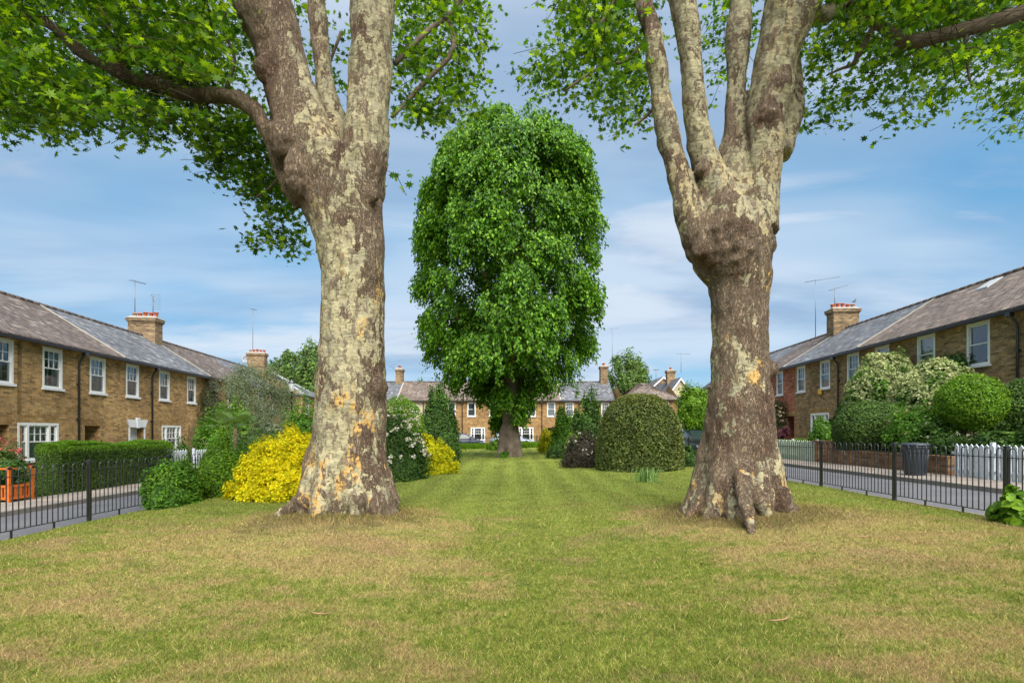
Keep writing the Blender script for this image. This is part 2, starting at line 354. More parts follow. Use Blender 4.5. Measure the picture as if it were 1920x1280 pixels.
def glass():
    b = NB('window_glass'); g = b.n('ShaderNodeBsdfGlossy'); g.inputs['Roughness'].default_value = 0.03; g.inputs['Color'].default_value = (0.9, 0.95, 1, 1)
    t = b.n('ShaderNodeBsdfTransparent'); t.inputs['Color'].default_value = (0.80, 0.84, 0.84, 1)
    fr = b.n('ShaderNodeFresnel'); fr.inputs['IOR'].default_value = 1.6
    k = b.math('ADD', fr.outputs[0], 0.06)
    nr = b.bump(b.noise(b.obj(), 2.2, 2), 0.08, 0.05); b.l(nr, g.inputs['Normal'])
    ms = b.n('ShaderNodeMixShader'); b.l(k, ms.inputs[0]); b.l(t.outputs[0], ms.inputs[1]); b.l(g.outputs[0], ms.inputs[2])
    b.l(ms.outputs[0], b.out.inputs[0]); return b.m
M['glass'] = glass()
def carglass():
    return plain('tinted_car_glass', (0.02, 0.035, 0.035), 0.06, 0.8, var=0.02)
M['carglass'] = carglass()

# leaves
def g(r, gg, b): return (r, gg, b, 1)
M['plane_leaf'] = leaf_mat('plane_tree_leaf', g(0.024, 0.075, 0.005), g(0.070, 0.18, 0.010), g(0.25, 0.41, 0.020), 0.52, 0.45, 0.3, (1.7, 1.5, 0.35, 1))
M['lime_leaf'] = leaf_mat('lime_tree_leaf', g(0.035, 0.115, 0.006), g(0.085, 0.23, 0.010), g(0.24, 0.44, 0.022), 0.32, 0.42, 0.35)
M['hedge'] = leaf_mat('privet_hedge_leaf', g(0.040, 0.085, 0.014), g(0.070, 0.14, 0.018), g(0.13, 0.22, 0.03), 0.2)
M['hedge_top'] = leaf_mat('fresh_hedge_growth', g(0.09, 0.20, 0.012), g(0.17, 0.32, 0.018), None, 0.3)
M['dkgreen'] = leaf_mat('dark_green_leaf', g(0.024, 0.065, 0.010), g(0.052, 0.12, 0.018), g(0.11, 0.20, 0.03), 0.25, 0.45, 0.3)
M['midgreen'] = leaf_mat('mid_green_leaf', g(0.045, 0.13, 0.010), g(0.095, 0.23, 0.016), g(0.17, 0.35, 0.03), 0.32)
M['ltgreen'] = leaf_mat('bright_green_leaf', g(0.065, 0.16, 0.008), g(0.13, 0.27, 0.012), g(0.24, 0.40, 0.02), 0.35)
M['gold'] = leaf_mat('golden_leaf', g(0.42, 0.46, 0.010), g(0.80, 0.70, 0.010), g(0.92, 0.80, 0.014), 0.30, 0.6, 0.15, (1.2, 1.1, 0.4, 1))
M['gold_green'] = leaf_mat('yellow_green_leaf', g(0.26, 0.36, 0.010), g(0.60, 0.58, 0.012), g(0.80, 0.68, 0.014), 0.30, 0.6, 0.15, (1.2, 1.1, 0.4, 1))
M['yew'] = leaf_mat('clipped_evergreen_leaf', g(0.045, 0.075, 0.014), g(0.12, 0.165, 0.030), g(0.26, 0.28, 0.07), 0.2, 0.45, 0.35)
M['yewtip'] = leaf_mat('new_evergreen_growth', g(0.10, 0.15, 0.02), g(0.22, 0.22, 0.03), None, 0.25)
M['purple'] = leaf_mat('purple_bronze_leaf', g(0.045, 0.040, 0.026), g(0.075, 0.062, 0.035), g(0.11, 0.09, 0.05), 0.15)
M['maroon'] = leaf_mat('maroon_leaf', g(0.06, 0.015, 0.025), g(0.12, 0.03, 0.04), None, 0.2)
M['olive'] = leaf_mat('grey_olive_leaf', g(0.09, 0.125, 0.06), g(0.16, 0.20, 0.10), g(0.26, 0.30, 0.17), 0.2)
M['farleaf'] = leaf_mat('distant_leaf', g(0.05, 0.10, 0.02), g(0.10, 0.19, 0.03), g(0.17, 0.27, 0.05), 0.25)
M['palm'] = leaf_mat('palm_frond', g(0.12, 0.20, 0.05), g(0.24, 0.34, 0.09), None, 0.3)
M['vine'] = leaf_mat('brown_green_vine', g(0.05, 0.055, 0.02), g(0.09, 0.10, 0.03), None, 0.15)

def turf_color(b, pos, blade=False):
    n1 = b.noise(b.mapping(pos, (1, 1, 0.0), (4.3, 2.1, 0)), 0.42, 5, 0.6, 0.5)
    n2 = b.noise(b.mapping(pos, (0.7, 1.25, 0.0), (1.3, 7.1, 0), (0, 0, R(22))), 1.7, 6, 0.68, 0.6)
    n3 = b.noise(b.mapping(pos, (1, 1, 0.0)), 8, 4, 0.7)
    sp = b.n('ShaderNodeSeparateXYZ'); b.l(pos, sp.inputs[0]); y = sp.outputs[1]; x = sp.outputs[0]
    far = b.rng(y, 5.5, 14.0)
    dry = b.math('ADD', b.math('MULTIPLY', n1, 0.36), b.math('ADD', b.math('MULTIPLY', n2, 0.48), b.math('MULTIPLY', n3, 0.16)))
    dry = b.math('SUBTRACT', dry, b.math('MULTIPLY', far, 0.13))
    # drier rings round the two plane trees
    def ring(cx, cy):
        ddx = b.math('SUBTRACT', x, cx); ddy = b.math('SUBTRACT', y, cy)
        d = b.math('SQRT', b.math('ADD', b.math('MULTIPLY', ddx, ddx), b.math('MULTIPLY', ddy, ddy)))
        return b.rng(d, 1.0, 3.4, 0.10, 0.0)
    dry = b.math('ADD', dry, b.math('ADD', ring(-2.7, 7.7), ring(3.9, 7.6)))
    cxd = b.rng(b.math('ABSOLUTE', b.math('SUBTRACT', x, 0.5)), 0.3, 2.4, -0.05, 0.02)
    dry = b.math('ADD', dry, cxd)
    f = b.rng(dry, 0.46, 0.585)
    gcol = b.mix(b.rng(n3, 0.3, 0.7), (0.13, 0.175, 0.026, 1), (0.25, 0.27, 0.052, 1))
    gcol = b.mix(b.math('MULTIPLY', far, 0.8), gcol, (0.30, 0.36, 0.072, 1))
    dcol = b.mix(b.rng(n2, 0.35, 0.68), (0.36, 0.315, 0.105, 1), (0.35, 0.25, 0.110, 1))
    c = b.mix(f, gcol, dcol)
    rb = b.math('MULTIPLY', b.rng(b.noise(b.mapping(pos, (0.8, 1.2, 0), (3, 11, 0)), 0.62, 5, 0.6, 0.4), 0.54, 0.64), b.rng(y, 12.0, 7.0))
    c = b.mix(b.math('MULTIPLY', rb, 0.6), c, (0.33, 0.215, 0.115, 1))
    dg = b.rng(b.noise(b.mapping(pos, (0.7, 1.3, 0), (13, 5, 0)), 1.1, 5, 0.65, 0.5), 0.55, 0.66)
    c = b.mix(b.math('MULTIPLY', dg, 0.55), c, (0.125, 0.165, 0.030, 1))
    bare = b.math('MULTIPLY', b.rng(b.noise(b.mapping(pos, (0.40, 1.3, 0), (9, 3, 0), (0, 0, R(24))), 1.5, 7, 0.75), 0.575, 0.66), b.rng(n3, 0.38, 0.60))
    c = b.mix(b.math('MULTIPLY', b.math('MULTIPLY', bare, b.rng(y, 14.0, 9.0)), 0.62), c, (0.20, 0.135, 0.08, 1))
    # mowing lines down the middle
    wv = b.math('SINE', b.math('MULTIPLY', b.math('ADD', x, b.math('MULTIPLY', n1, 0.5)), 7.4))
    ms = b.math('MULTIPLY', b.math('MULTIPLY', b.rng(y, 5, 13), b.rng(b.math('ABSOLUTE', x), 4.5, 2.5)), 0.13)
    k = b.math('ADD', 1.0, b.math('MULTIPLY', wv, ms))
    sc = b.n('ShaderNodeVectorMath', operation='SCALE'); b.l(c, sc.inputs[0]); b.l(k, sc.inputs['Scale'])
    # worn earth close round the two trunks
    def worn(cx, cy):
        ddx = b.math('SUBTRACT', x, cx); ddy = b.math('SUBTRACT', y, cy)
        return b.math('SQRT', b.math('ADD', b.math('MULTIPLY', ddx, ddx), b.math('MULTIPLY', ddy, ddy)))
    dd = b.math('MINIMUM', worn(-2.75, 8.3), worn(3.55, 8.1)); e_ = b.rng(b.math('ADD', dd, b.math('MULTIPLY', b.math('SUBTRACT', n2, 0.5), 2.6)), 0.9, 1.6, 0.75, 0.0)
    fin = b.mix(e_, sc.outputs[0], (0.19, 0.125, 0.07, 1))
    return fin, f, n3
def turf_ground():
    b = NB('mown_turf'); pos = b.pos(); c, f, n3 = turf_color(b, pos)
    n4 = b.noise(b.mapping(pos, (1, 0.5, 0)), 34, 5, 0.75); n5 = b.noise(b.mapping(pos, (1, 0.4, 0)), 5.5, 4, 0.7)
    k = b.math('MULTIPLY', b.rng(n4, 0.30, 0.70, 0.40, 1.2), b.rng(n5, 0.3, 0.7, 0.86, 1.12))
    c2 = c
    sc = b.n('ShaderNodeVectorMath', operation='SCALE'); b.l(c2, sc.inputs[0]); b.l(k, sc.inputs['Scale'])
    return b.finish(sc.outputs[0], 0.95, b.bump(n4, 0.8, 0.03), 0.1)
M['turf'] = turf_ground()
def blade_mat():
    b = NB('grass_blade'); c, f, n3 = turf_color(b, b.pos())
    a = b.n('ShaderNodeAttribute', attribute_name='rnd').outputs['Fac']
    c2 = b.mix(b.rng(a, 0.72, 0.9), c, (0.46, 0.37, 0.14, 1))
    c3 = b.mix(b.rng(a, 0.24, 0.05), c2, (0.10, 0.20, 0.014, 1))
    k = b.rng(b.math('FRACT', b.math('MULTIPLY', a, 7.3)), 0, 1, 0.55, 1.5, False)
    sc = b.n('ShaderNodeVectorMath', operation='SCALE'); b.l(c3, sc.inputs[0]); b.l(k, sc.inputs['Scale'])
    p = b.n('ShaderNodeBsdfDiffuse'); b.l(sc.outputs[0], p.inputs[0])
    t = b.n('ShaderNodeBsdfTranslucent'); b.l(sc.outputs[0], t.inputs[0])
    ms = b.n('ShaderNodeMixShader'); ms.inputs[0].default_value = 0.3; b.l(p.outputs[0], ms.inputs[1]); b.l(t.outputs[0], ms.inputs[2])
    b.l(ms.outputs[0], b.out.inputs[0]); return b.m
M['blade'] = blade_mat()

def ground_like(name, c1, c2, sc1, sc2, rough=0.9, bump=0.3):
    b = NB(name); pos = b.pos()
    c = b.mix(b.rng(b.noise(pos, sc1, 5, 0.6), 0.3, 0.7), c1, c2)
    k = b.rng(b.noise(pos, sc2, 4, 0.7), 0.3, 0.7, 0.82, 1.18)
    s = b.n('ShaderNodeVectorMath', operation='SCALE'); b.l(c, s.inputs[0]); b.l(k, s.inputs['Scale'])
    return b.finish(s.outputs[0], rough, b.bump(b.noise(pos, sc2, 4), bump, 0.01), 0.25)
M['asphalt'] = ground_like('asphalt', (0.125, 0.125, 0.138, 1), (0.165, 0.162, 0.170, 1), 0.9, 60)
M['earth'] = ground_like('garden_soil', (0.09, 0.075, 0.045, 1), (0.10, 0.12, 0.04, 1), 0.7, 12)
M['kerb'] = ground_like('granite_kerb', (0.19, 0.165, 0.14, 1), (0.26, 0.23, 0.20, 1), 2.0, 40)
def paving():
    b = NB('concrete_paving'); pos = b.pos()
    t = b.n('ShaderNodeTexBrick'); b.l(b.mapping(pos, (1, 1, 1)), t.inputs['Vector']); t.inputs['Scale'].default_value = 1
    t.inputs['Brick Width'].default_value = 0.75; t.inputs['Row Height'].default_value = 0.6; t.inputs['Mortar Size'].default_value = 0.008
    t.inputs['Color1'].default_value = (0.36, 0.30, 0.255, 1); t.inputs['Color2'].default_value = (0.30, 0.255, 0.22, 1); t.inputs['Mortar'].default_value = (0.12, 0.10, 0.085, 1)
    k = b.math('MULTIPLY', b.rng(b.noise(pos, 1.1, 5, 0.65), 0.3, 0.7, 0.8, 1.15), b.rng(b.noise(pos, 30, 4, 0.7), 0.3, 0.7, 0.9, 1.1))
    s = b.n('ShaderNodeVectorMath', operation='SCALE'); b.l(t.outputs['Color'], s.inputs[0]); b.l(k, s.inputs['Scale'])
    return b.finish(s.outputs[0], 0.9, b.bump(b.noise(pos, 30, 4), 0.2, 0.01), 0.2)
M['paving'] = paving()

def bark_mat(name, pale_lo, pale_hi, patch_lo, patch_hi, bump=1.0, edge=None, tone=1.0):
    """flaking plane bark; pale amount rises between heights pale_lo..pale_hi"""
    b = NB(name); pos = b.pos()
    v = b.mapping(pos, (1.0, 1.0, 0.55))
    n1 = b.noise(v, 2.6, 7, 0.62, 0.9); n2 = b.noise(b.mapping(pos, (1, 1, 0.6), (5, 3, 1)), 6.5, 6, 0.65, 0.6)
    n3 = b.noise(b.mapping(pos, (1, 1, 0.7), (2, 8, 4)), 14, 6, 0.65, 0.6)
    sp = b.n('ShaderNodeSeparateXYZ'); b.l(pos, sp.inputs[0]); z = sp.outputs[2]
    bias = b.rng(z, pale_lo, pale_hi, patch_lo, patch_hi)
    if edge is not None:   # rough brown bark keeps to the flanks of the stem
        e_ = b.math('ABSOLUTE', b.math('SUBTRACT', sp.outputs[0], edge[0]))
        fl = b.math('MULTIPLY', b.rng(e_, edge[1], edge[2], 0.015, -0.065), b.rng(z, 5.4, 6.2, 1.0, 0.0)); bias = b.math('ADD', bias, fl)
        low = b.rng(z, 0.4, 2.0, -0.03, 0.0); bias = b.math('ADD', bias, low)
        ups = b.math('MULTIPLY', b.rng(sp.outputs[0], -3.55, -2.95, -0.06, 0.07), b.rng(z, 5.3, 6.0)); bias = b.math('ADD', bias, ups)
    at_ = b.n('ShaderNodeAttribute', attribute_name='burl').outputs['Fac']
    q = b.math('ADD', b.math('ADD', b.math('MULTIPLY', n1, 0.50), b.math('MULTIPLY', n2, 0.33)), b.math('MULTIPLY', n3, 0.17))
    q = b.math('SUBTRACT', b.math('ADD', q, bias), at_)
    pale = b.rng(q, 0.498, 0.515)                       # sharp-edged plates
    och = b.math('MULTIPLY', b.math('MULTIPLY', b.rng(q, 0.570, 0.545), b.rng(z, 4.6, 4.0, 0.25, 1.0)), b.rng(b.noise(b.mapping(pos, (1, 1, 0.5), (9, 1, 2)), 2.2, 5), 0.53, 0.60))
    pc = b.mix(b.rng(n3, 0.32, 0.66), (0.22, 0.195, 0.115, 1), (0.43, 0.38, 0.225, 1))
    pc = b.mix(b.rng(n2, 0.50, 0.62), pc, (0.27, 0.245, 0.16, 1))
    pc = b.mix(b.math('MULTIPLY', och, 0.9), pc, (0.50, 0.30, 0.09, 1))
    chips = b.rng(b.noise(b.mapping(pos, (1, 1, 0.5), (3, 3, 7)), 13, 6, 0.65, 0.4), 0.545, 0.575)
    pc = b.mix(b.math('MULTIPLY', chips, 0.8), pc, (0.17, 0.12, 0.085, 1))
    f1 = b.noise(b.mapping(pos, (1, 1, 0.33)), 15, 8, 0.75, 1.2); f2 = b.noise(b.mapping(pos, (1, 1, 0.5), (4, 4, 4)), 34, 6, 0.75, 1.0)
    rid = b.math('MULTIPLY', b.math('ABSOLUTE', b.math('SUBTRACT', f1, 0.5)), 5.0); crack = b.rng(rid, 0.0, 0.28)
    rid2 = b.rng(b.math('MULTIPLY', b.math('ABSOLUTE', b.math('SUBTRACT', f2, 0.5)), 6.0), 0.0, 0.3)
    fiss = b.math('ADD', b.math('MULTIPLY', crack, 0.6), b.math('MULTIPLY', rid2, 0.4))
    bc = b.mix(fiss, (0.10, 0.068, 0.044, 1), (0.48, 0.355, 0.235, 1))
    bc = b.mix(b.rng(b.noise(pos, 1.7, 4), 0.46, 0.68), bc, b.mix(fiss, (0.065, 0.038, 0.026, 1), (0.30, 0.185, 0.12, 1)))
    bc = b.mix(b.math('MULTIPLY', b.rng(b.noise(pos, 20, 5, 0.7), 0.56, 0.66), 0.65), bc, (0.50, 0.42, 0.33, 1))
    pc = b.mix(b.rng(z, 4.6, 6.5, 0.0, 1.0 - tone), pc, (0.0, 0.0, 0.0, 1))  # painted shade: pale bark darkens up the limbs, which get little light
    c = b.mix(pale, bc, pc)
    hb = b.math('ADD', b.math('MULTIPLY', fiss, 1.0), b.math('MULTIPLY', b.noise(pos, 45, 4, 0.7), 0.35))
    hp = b.math('ADD', b.math('MULTIPLY', b.noise(b.mapping(pos, (1, 1, 2.2)), 11, 4), 0.45), b.math('MULTIPLY', chips, 0.16))
    hp = b.math('ADD', hp, -0.15)
    mxh = b.n('ShaderNodeMix', data_type='FLOAT'); b.l(pale, mxh.inputs['Factor']); b.l(hb, mxh.inputs[2]); b.l(hp, mxh.inputs[3])
    return b.finish(c, 0.88, b.bump(mxh.outputs[0], bump, 0.06), 0.2)
M['bark_a'] = bark_mat('plane_bark_mottled', 4.4, 5.3, 0.060, -0.010, edge=(-2.70, 0.25, 0.60), tone=0.85)
M['bark_b'] = bark_mat('plane_bark_brown', 4.2, 5.2, -0.024, 0.040, tone=0.82)
M['bark_c'] = plain('lime_bark', (0.16, 0.125, 0.095), 0.9, 0.15, var=0.4, nscale=2.5, bump=1.0)

# ------------------------------------------------------------------ ground, lawn, roads
def hills(x, y):
    """lawn height above the tilted base"""
    d1 = np.hypot(x + 2.75, (y - 7.9)); d2 = np.hypot(x - 3.75, (y - 7.8))
    h = 0.14 + 0.20 * np.exp(-(d1 / 1.9) ** 2) + 0.13 * np.exp(-(d2 / 2.0) ** 2) + 0.025 * np.sin(x * 1.7 + 0.4 * y) * np.sin(y * 1.3 + 0.5)
    h = h - 0.09 * np.exp(-((y - 1.0) / 4.0) ** 2)
    h = h + 0.02 * np.sin(x * 0.9 + 1) * np.sin(y * 0.7) + 0.008 * np.sin(x * 3.1 + y * 1.3)
    edge = np.clip((np.minimum(x + 7.75, 7.55 - x)) / 1.2, 0, 1)
    return h * (0.35 + 0.65 * edge)
def lawn_z(x, y):
    x = np.asarray(x, float); y = np.asarray(y, float)
    return np.interp(x, [p[0] for p in PW], [p[1] for p in PW]) + hills(x, y)
def gz(x, y):
    if -7.75 < x < 7.55 and y < 45.5: return float(lawn_z(x, y))
    return T(x)

def grid_mesh(name, xs, ys, zf, mat, thick=0):
    X, Y = np.meshgrid(xs, ys); Z = zf(X, Y)
    V = np.stack([X.ravel(), Y.ravel(), Z.ravel()], 1); nx, ny = len(xs), len(ys)
    i = np.arange(ny - 1)[:, None] * nx + np.arange(nx - 1)[None, :]
    F = np.stack([i, i + 1, i + nx + 1, i + nx], -1).reshape(-1, 4)
    return np_mesh(name, V, F, mat, smooth=True)
Tv = lambda x: np.interp(x, [p[0] for p in PW], [p[1] for p in PW])
gr = grid_mesh('ground', np.array([-1500, -200, -60, -10.2, 0, 10.2, 11.7, 16.5, 60, 200, 1500.]), np.array([-300, -20, 0, 30, 60, 200, 1500.]), lambda X, Y: Tv(X) - 0.06, M['earth'])
tag(gr, kind='structure')
lawn = grid_mesh('lawn', np.linspace(-7.75, 7.55, 200), np.concatenate([np.linspace(-6, 14, 220), np.linspace(14.2, 45.5, 120)]), lawn_z, M['turf'])
tag(lawn, kind='structure')
def road():
    m = MB()
    def strip(pts_x, y0, y1, dz):
        for a, b_ in zip(pts_x[:-1], pts_x[1:]):
            m.quad((a, y0, T(a) + dz), (b_, y0, T(b_) + dz), (b_, y1, T(b_) + dz), (a, y1, T(a) + dz))
    strip([-10.4, -10.2, -7.6], -20, 47, 0.0); strip([7.4, 10.2, 10.45], -20, 47, 0.0)
    strip([-10.4, -10.2, 0, 10.2, 10.45], 47, 51.5, 0.0)
    strip([-60, -10.4], 47, 51.5, 0.0); strip([10.45, 11.7, 16.5, 60], 47, 51.5, 0.0)
    o = m.build('road', M['asphalt']); tag(o, kind='structure')
    k = MB()
    def kerb(x0, x1, y0, y1): k.box(x0, x1, y0, y1, T(x0) - 0.05, T((x0 + x1) / 2) + 0.10)
    y = -15
    while y < 46.9: kerb(-10.55, -10.4, y, y + 0.895); kerb(10.45, 10.60, y, y + 0.895); y += 0.9
    x = -30
    while x < 30: k.box(x, x + 0.895, 51.5, 51.65, T(x) - 0.05, T(x) + 0.1); x += 0.9
    tag(k.build('kerb', M['kerb']), kind='structure')
    p = MB()
    p.quad((-11.9, -15, T(-11) + 0.095), (-10.55, -15, T(-11) + 0.095), (-10.55, 47, T(-11) + 0.095), (-11.9, 47, T(-11) + 0.095))
    p.quad((10.6, -15, T(10.6) + 0.095), (11.75, -15, T(11.7) + 0.07), (11.75, 47, T(11.7) + 0.07), (10.6, 47, T(10.6) + 0.095))
    for a, b_ in ((-60, -10.2), (-10.2, 0), (0, 10.2), (10.2, 11.7), (11.7, 16.5), (16.5, 60)):
        p.quad((a, 51.65, T(a) + 0.095), (b_, 51.65, T(b_) + 0.095), (b_, 53.4, T(b_) + 0.095), (a, 53.4, T(a) + 0.095))
    tag(p.build('pavement', M['paving']), kind='structure')
    q = MB(); q.box(-7.82, -7.72, -6, 46, -0.1, 0.06); q.box(7.52, 7.62, -6, 46, 0.2, T(7.55) + 0.06)
    tag(q.build('lawn_edging', M['kerb']), kind='structure')
road()

def grass():
    n = 820000
    u = RNG.random(n); Y = 2.3 * (44 / 2.3) ** u
    X = (RNG.random(n) * 2 - 1) * (Y * 1.02 + 0.6)
    ok = (X > -7.7) & (X < 7.5); X = X[ok]; Y = Y[ok]; n = len(X)
    # untrimmed grass round the feet of the plane trees
    na = 9000; aa = RNG.random(na) * 6.283; ra = 0.80 + 0.55 * RNG.random(na) ** 1.5; c1 = RNG.random(na) < 0.5
    ax = np.where(c1, -2.62, 3.48) + ra * np.cos(aa); ay = np.where(c1, 8.5, 8.2) + ra * np.sin(aa)
    # longer straggly tufts the mower missed
    nt = 240; tx = RNG.uniform(-6, 6, nt); ty = 2.8 + 7.5 * RNG.random(nt) ** 1.3; kt = 26
    sel = snoise(np.stack([tx * 0.5, ty * 0.5, tx * 0], 1), 0.9, 77, 2) > 0.12; tx, ty = tx[sel], ty[sel]
    TX = (np.repeat(tx, kt) + RNG.normal(size=len(tx) * kt) * 0.05); TY = (np.repeat(ty, kt) + RNG.normal(size=len(tx) * kt) * 0.05)
    long_ = np.concatenate([np.ones(len(X)), 1.6 + 1.3 * RNG.random(len(TX)), 1.3 + 1.6 * RNG.random(na)]); X = np.concatenate([X, TX, ax]); Y = np.concatenate([Y, TY, ay]); n = len(X)
    Z = lawn_z(X, Y)
    clump = 0.5 + 0.5 * np.sin(X * 2.3 + np.sin(Y * 1.7) * 2) * np.sin(Y * 2.9 + np.cos(X * 1.3) * 2)
    h = (0.016 + 0.020 * RNG.random(n) + 0.012 * clump * RNG.random(n)) * (0.85 + 0.012 * Y) * long_
    w = 0.0017 * (0.7 + Y / 5.0)
    a = RNG.random(n) * 6.283; lean = h * (0.4 + 1.0 * RNG.random(n)); la = RNG.random(n) * 6.283
    V = np.empty((n, 3, 3), np.float32)
    V[:, 0] = np.stack([X - np.cos(a) * w, Y - np.sin(a) * w, Z - 0.003], 1)
    V[:, 1] = np.stack([X + np.cos(a) * w, Y + np.sin(a) * w, Z - 0.003], 1)
    V[:, 2] = np.stack([X + np.cos(la) * lean, Y + np.sin(la) * lean, Z + h], 1)
    F = np.arange(n * 3).reshape(n, 3)
    o = np_mesh('grass', V.reshape(-1, 3), F, M['blade'], attrs={'rnd': RNG.random(n)})
    tag(o, 'short patchy green and straw coloured mown grass of the lawn', 'grass', kind='stuff')

# ------------------------------------------------------------------ foliage tools
TPL = {
    'leaf': (np.array([(0, -0.5, 0), (0.30, 0.0, 0.10), (0, 0.5, -0.04), (-0.30, 0.0, 0.10)]), np.array([(0, 1, 2), (0, 2, 3)])),
    'round': (np.array([(0, -0.45, 0), (0.34, -0.2, 0.06), (0.36, 0.2, 0.06), (0, 0.5, 0), (-0.36, 0.2, 0.06), (-0.34, -0.2, 0.06)]), np.array([(0, 1, 2), (0, 2, 3), (0, 3, 4), (0, 4, 5)])),
    'narrow': (np.array([(0, -0.5, 0), (0.13, 0.0, 0.04), (0, 0.5, -0.06), (-0.13, 0.0, 0.04)]), np.array([(0, 1, 2), (0, 2, 3)])),
    'blade': (np.array([(-0.05, 0, 0), (0.05, 0, 0), (0, 1, 0)]), np.array([(0, 1, 2)])),
}
def plane_tpl():
    # five pointed lobes, as seen on a plane leaf
    ang = [-90, -60, -32, -5, 22, 45, 66, 90]; rad = [0.16, 0.40, 0.22, 0.52, 0.26, 0.50, 0.27, 0.58]
    pts = [(math.cos(R(a)) * r, math.sin(R(a)) * r) for a, r in zip(ang, rad)]
    pts = pts + [(-x, y) for x, y in pts[-2:0:-1]]
    V = [(0, 0.02, 0.0)] + [(x, y, -0.16 * (x * x + y * y) + 0.05 * abs(x)) for x, y in pts]; n = len(pts)
    F = [(0, 1 + i, 1 + (i + 1) % n) for i in range(n)]
    return np.array(V), np.array(F)
TPL['plane'] = plane_tpl()

def leafmesh(name, P, N, size, tpl, mat, parent=None, loc=None, up=None, matrnd=None):
    """P positions, N facing directions (n,3), size (n,) -> one mesh of leaves"""
    n = len(P); tv, tf = TPL[tpl]; k = len(tv)
    N = N / (np.linalg.norm(N, axis=1, keepdims=True) + 1e-9)
    if up is None: up = RNG.normal(size=(n, 3))
    a = up - N * np.sum(up * N, 1, keepdims=True); a /= (np.linalg.norm(a, axis=1, keepdims=True) + 1e-9)
    b = np.cross(a, N)
    s = np.broadcast_to(np.asarray(size, float), (n,))[:, None, None]
    V = P[:, None, :] + s * (b[:, None, :] * tv[None, :, 0:1] + a[:, None, :] * tv[None, :, 1:2] + N[:, None, :] * tv[None, :, 2:3])
    F = tf[None] + (np.arange(n) * k)[:, None, None]
    r = RNG.random(n) if matrnd is None else matrnd
    return np_mesh(name, V.reshape(-1, 3), F.reshape(-1, 3), mat, parent, loc, {'rnd': np.repeat(r, len(tf))})

def snoise(D, freq, seed, oct=3):
    r = np.random.default_rng(seed); out = np.zeros(len(D)); amp = 1.0
    for o in range(oct):
        for _ in range(4):
            k = r.normal(size=3); k /= np.linalg.norm(k); out += amp * 0.35 * np.sin(D @ k * freq * (1.9 ** o) * 2 + r.random() * 6.28)
        amp *= 0.55
    return out
def rdir(n):
    d = RNG.normal(size=(n, 3)); return d / np.linalg.norm(d, axis=1, keepdims=True)

grass()

def blob(rad, n, amp=0.12, freq=2.0, seed=1, clumps=0, cr=0.3, zmin=0.03, power=2.0, depth=0.25, dome=False):
    """leaf positions over an uneven rounded body sitting on z=0, height 2*rad[2] (centre at rad[2])"""
    rad = np.array(rad, float)
    if dome: rad[2] *= 2
    fold = (lambda d: np.stack([d[:, 0], d[:, 1], np.abs(d[:, 2])], 1)) if dome else (lambda d: d)
    def surf(d):
        r = 1 + amp * snoise(d, freq, seed)
        if power != 2.0:
            r = r / (np.sum(np.abs(d) ** power, 1) ** (1 / power))
        return d * r[:, None]
    if clumps:
        cd = fold(rdir(clumps)); cs = surf(cd) * (0.86 + 0.14 * RNG.random((clumps, 1)))
        idx = RNG.integers(0, clumps, n); off = rdir(n) * (RNG.random((n, 1)) ** 0.45) * cr * (0.6 + 0.8 * RNG.random(clumps))[idx][:, None]
        m = RNG.random(n) < 0.75
        P = np.where(m[:, None], cs[idx] + off, 0); d2 = fold(rdir(n))
        P2 = surf(d2) * (1 - depth * RNG.random((n, 1)) ** 1.2 - 0.06)
        P = np.where(m[:, None], P, P2)
        Nn = np.where(m[:, None], off / (cr + 1e-6) + 0.8 * cs[idx], d2)
    else:
        d = fold(rdir(n)); P = surf(d) * (1 - depth * RNG.random((n, 1)) ** 2.0); Nn = d.copy()
    P = P * (rad if not (clumps and dome) else np.array([rad[0], rad[1], rad[2]])); Nn = Nn / rad
    if not dome: P[:, 2] += rad[2]
    ok = P[:, 2] > zmin
    return P[ok], Nn[ok]

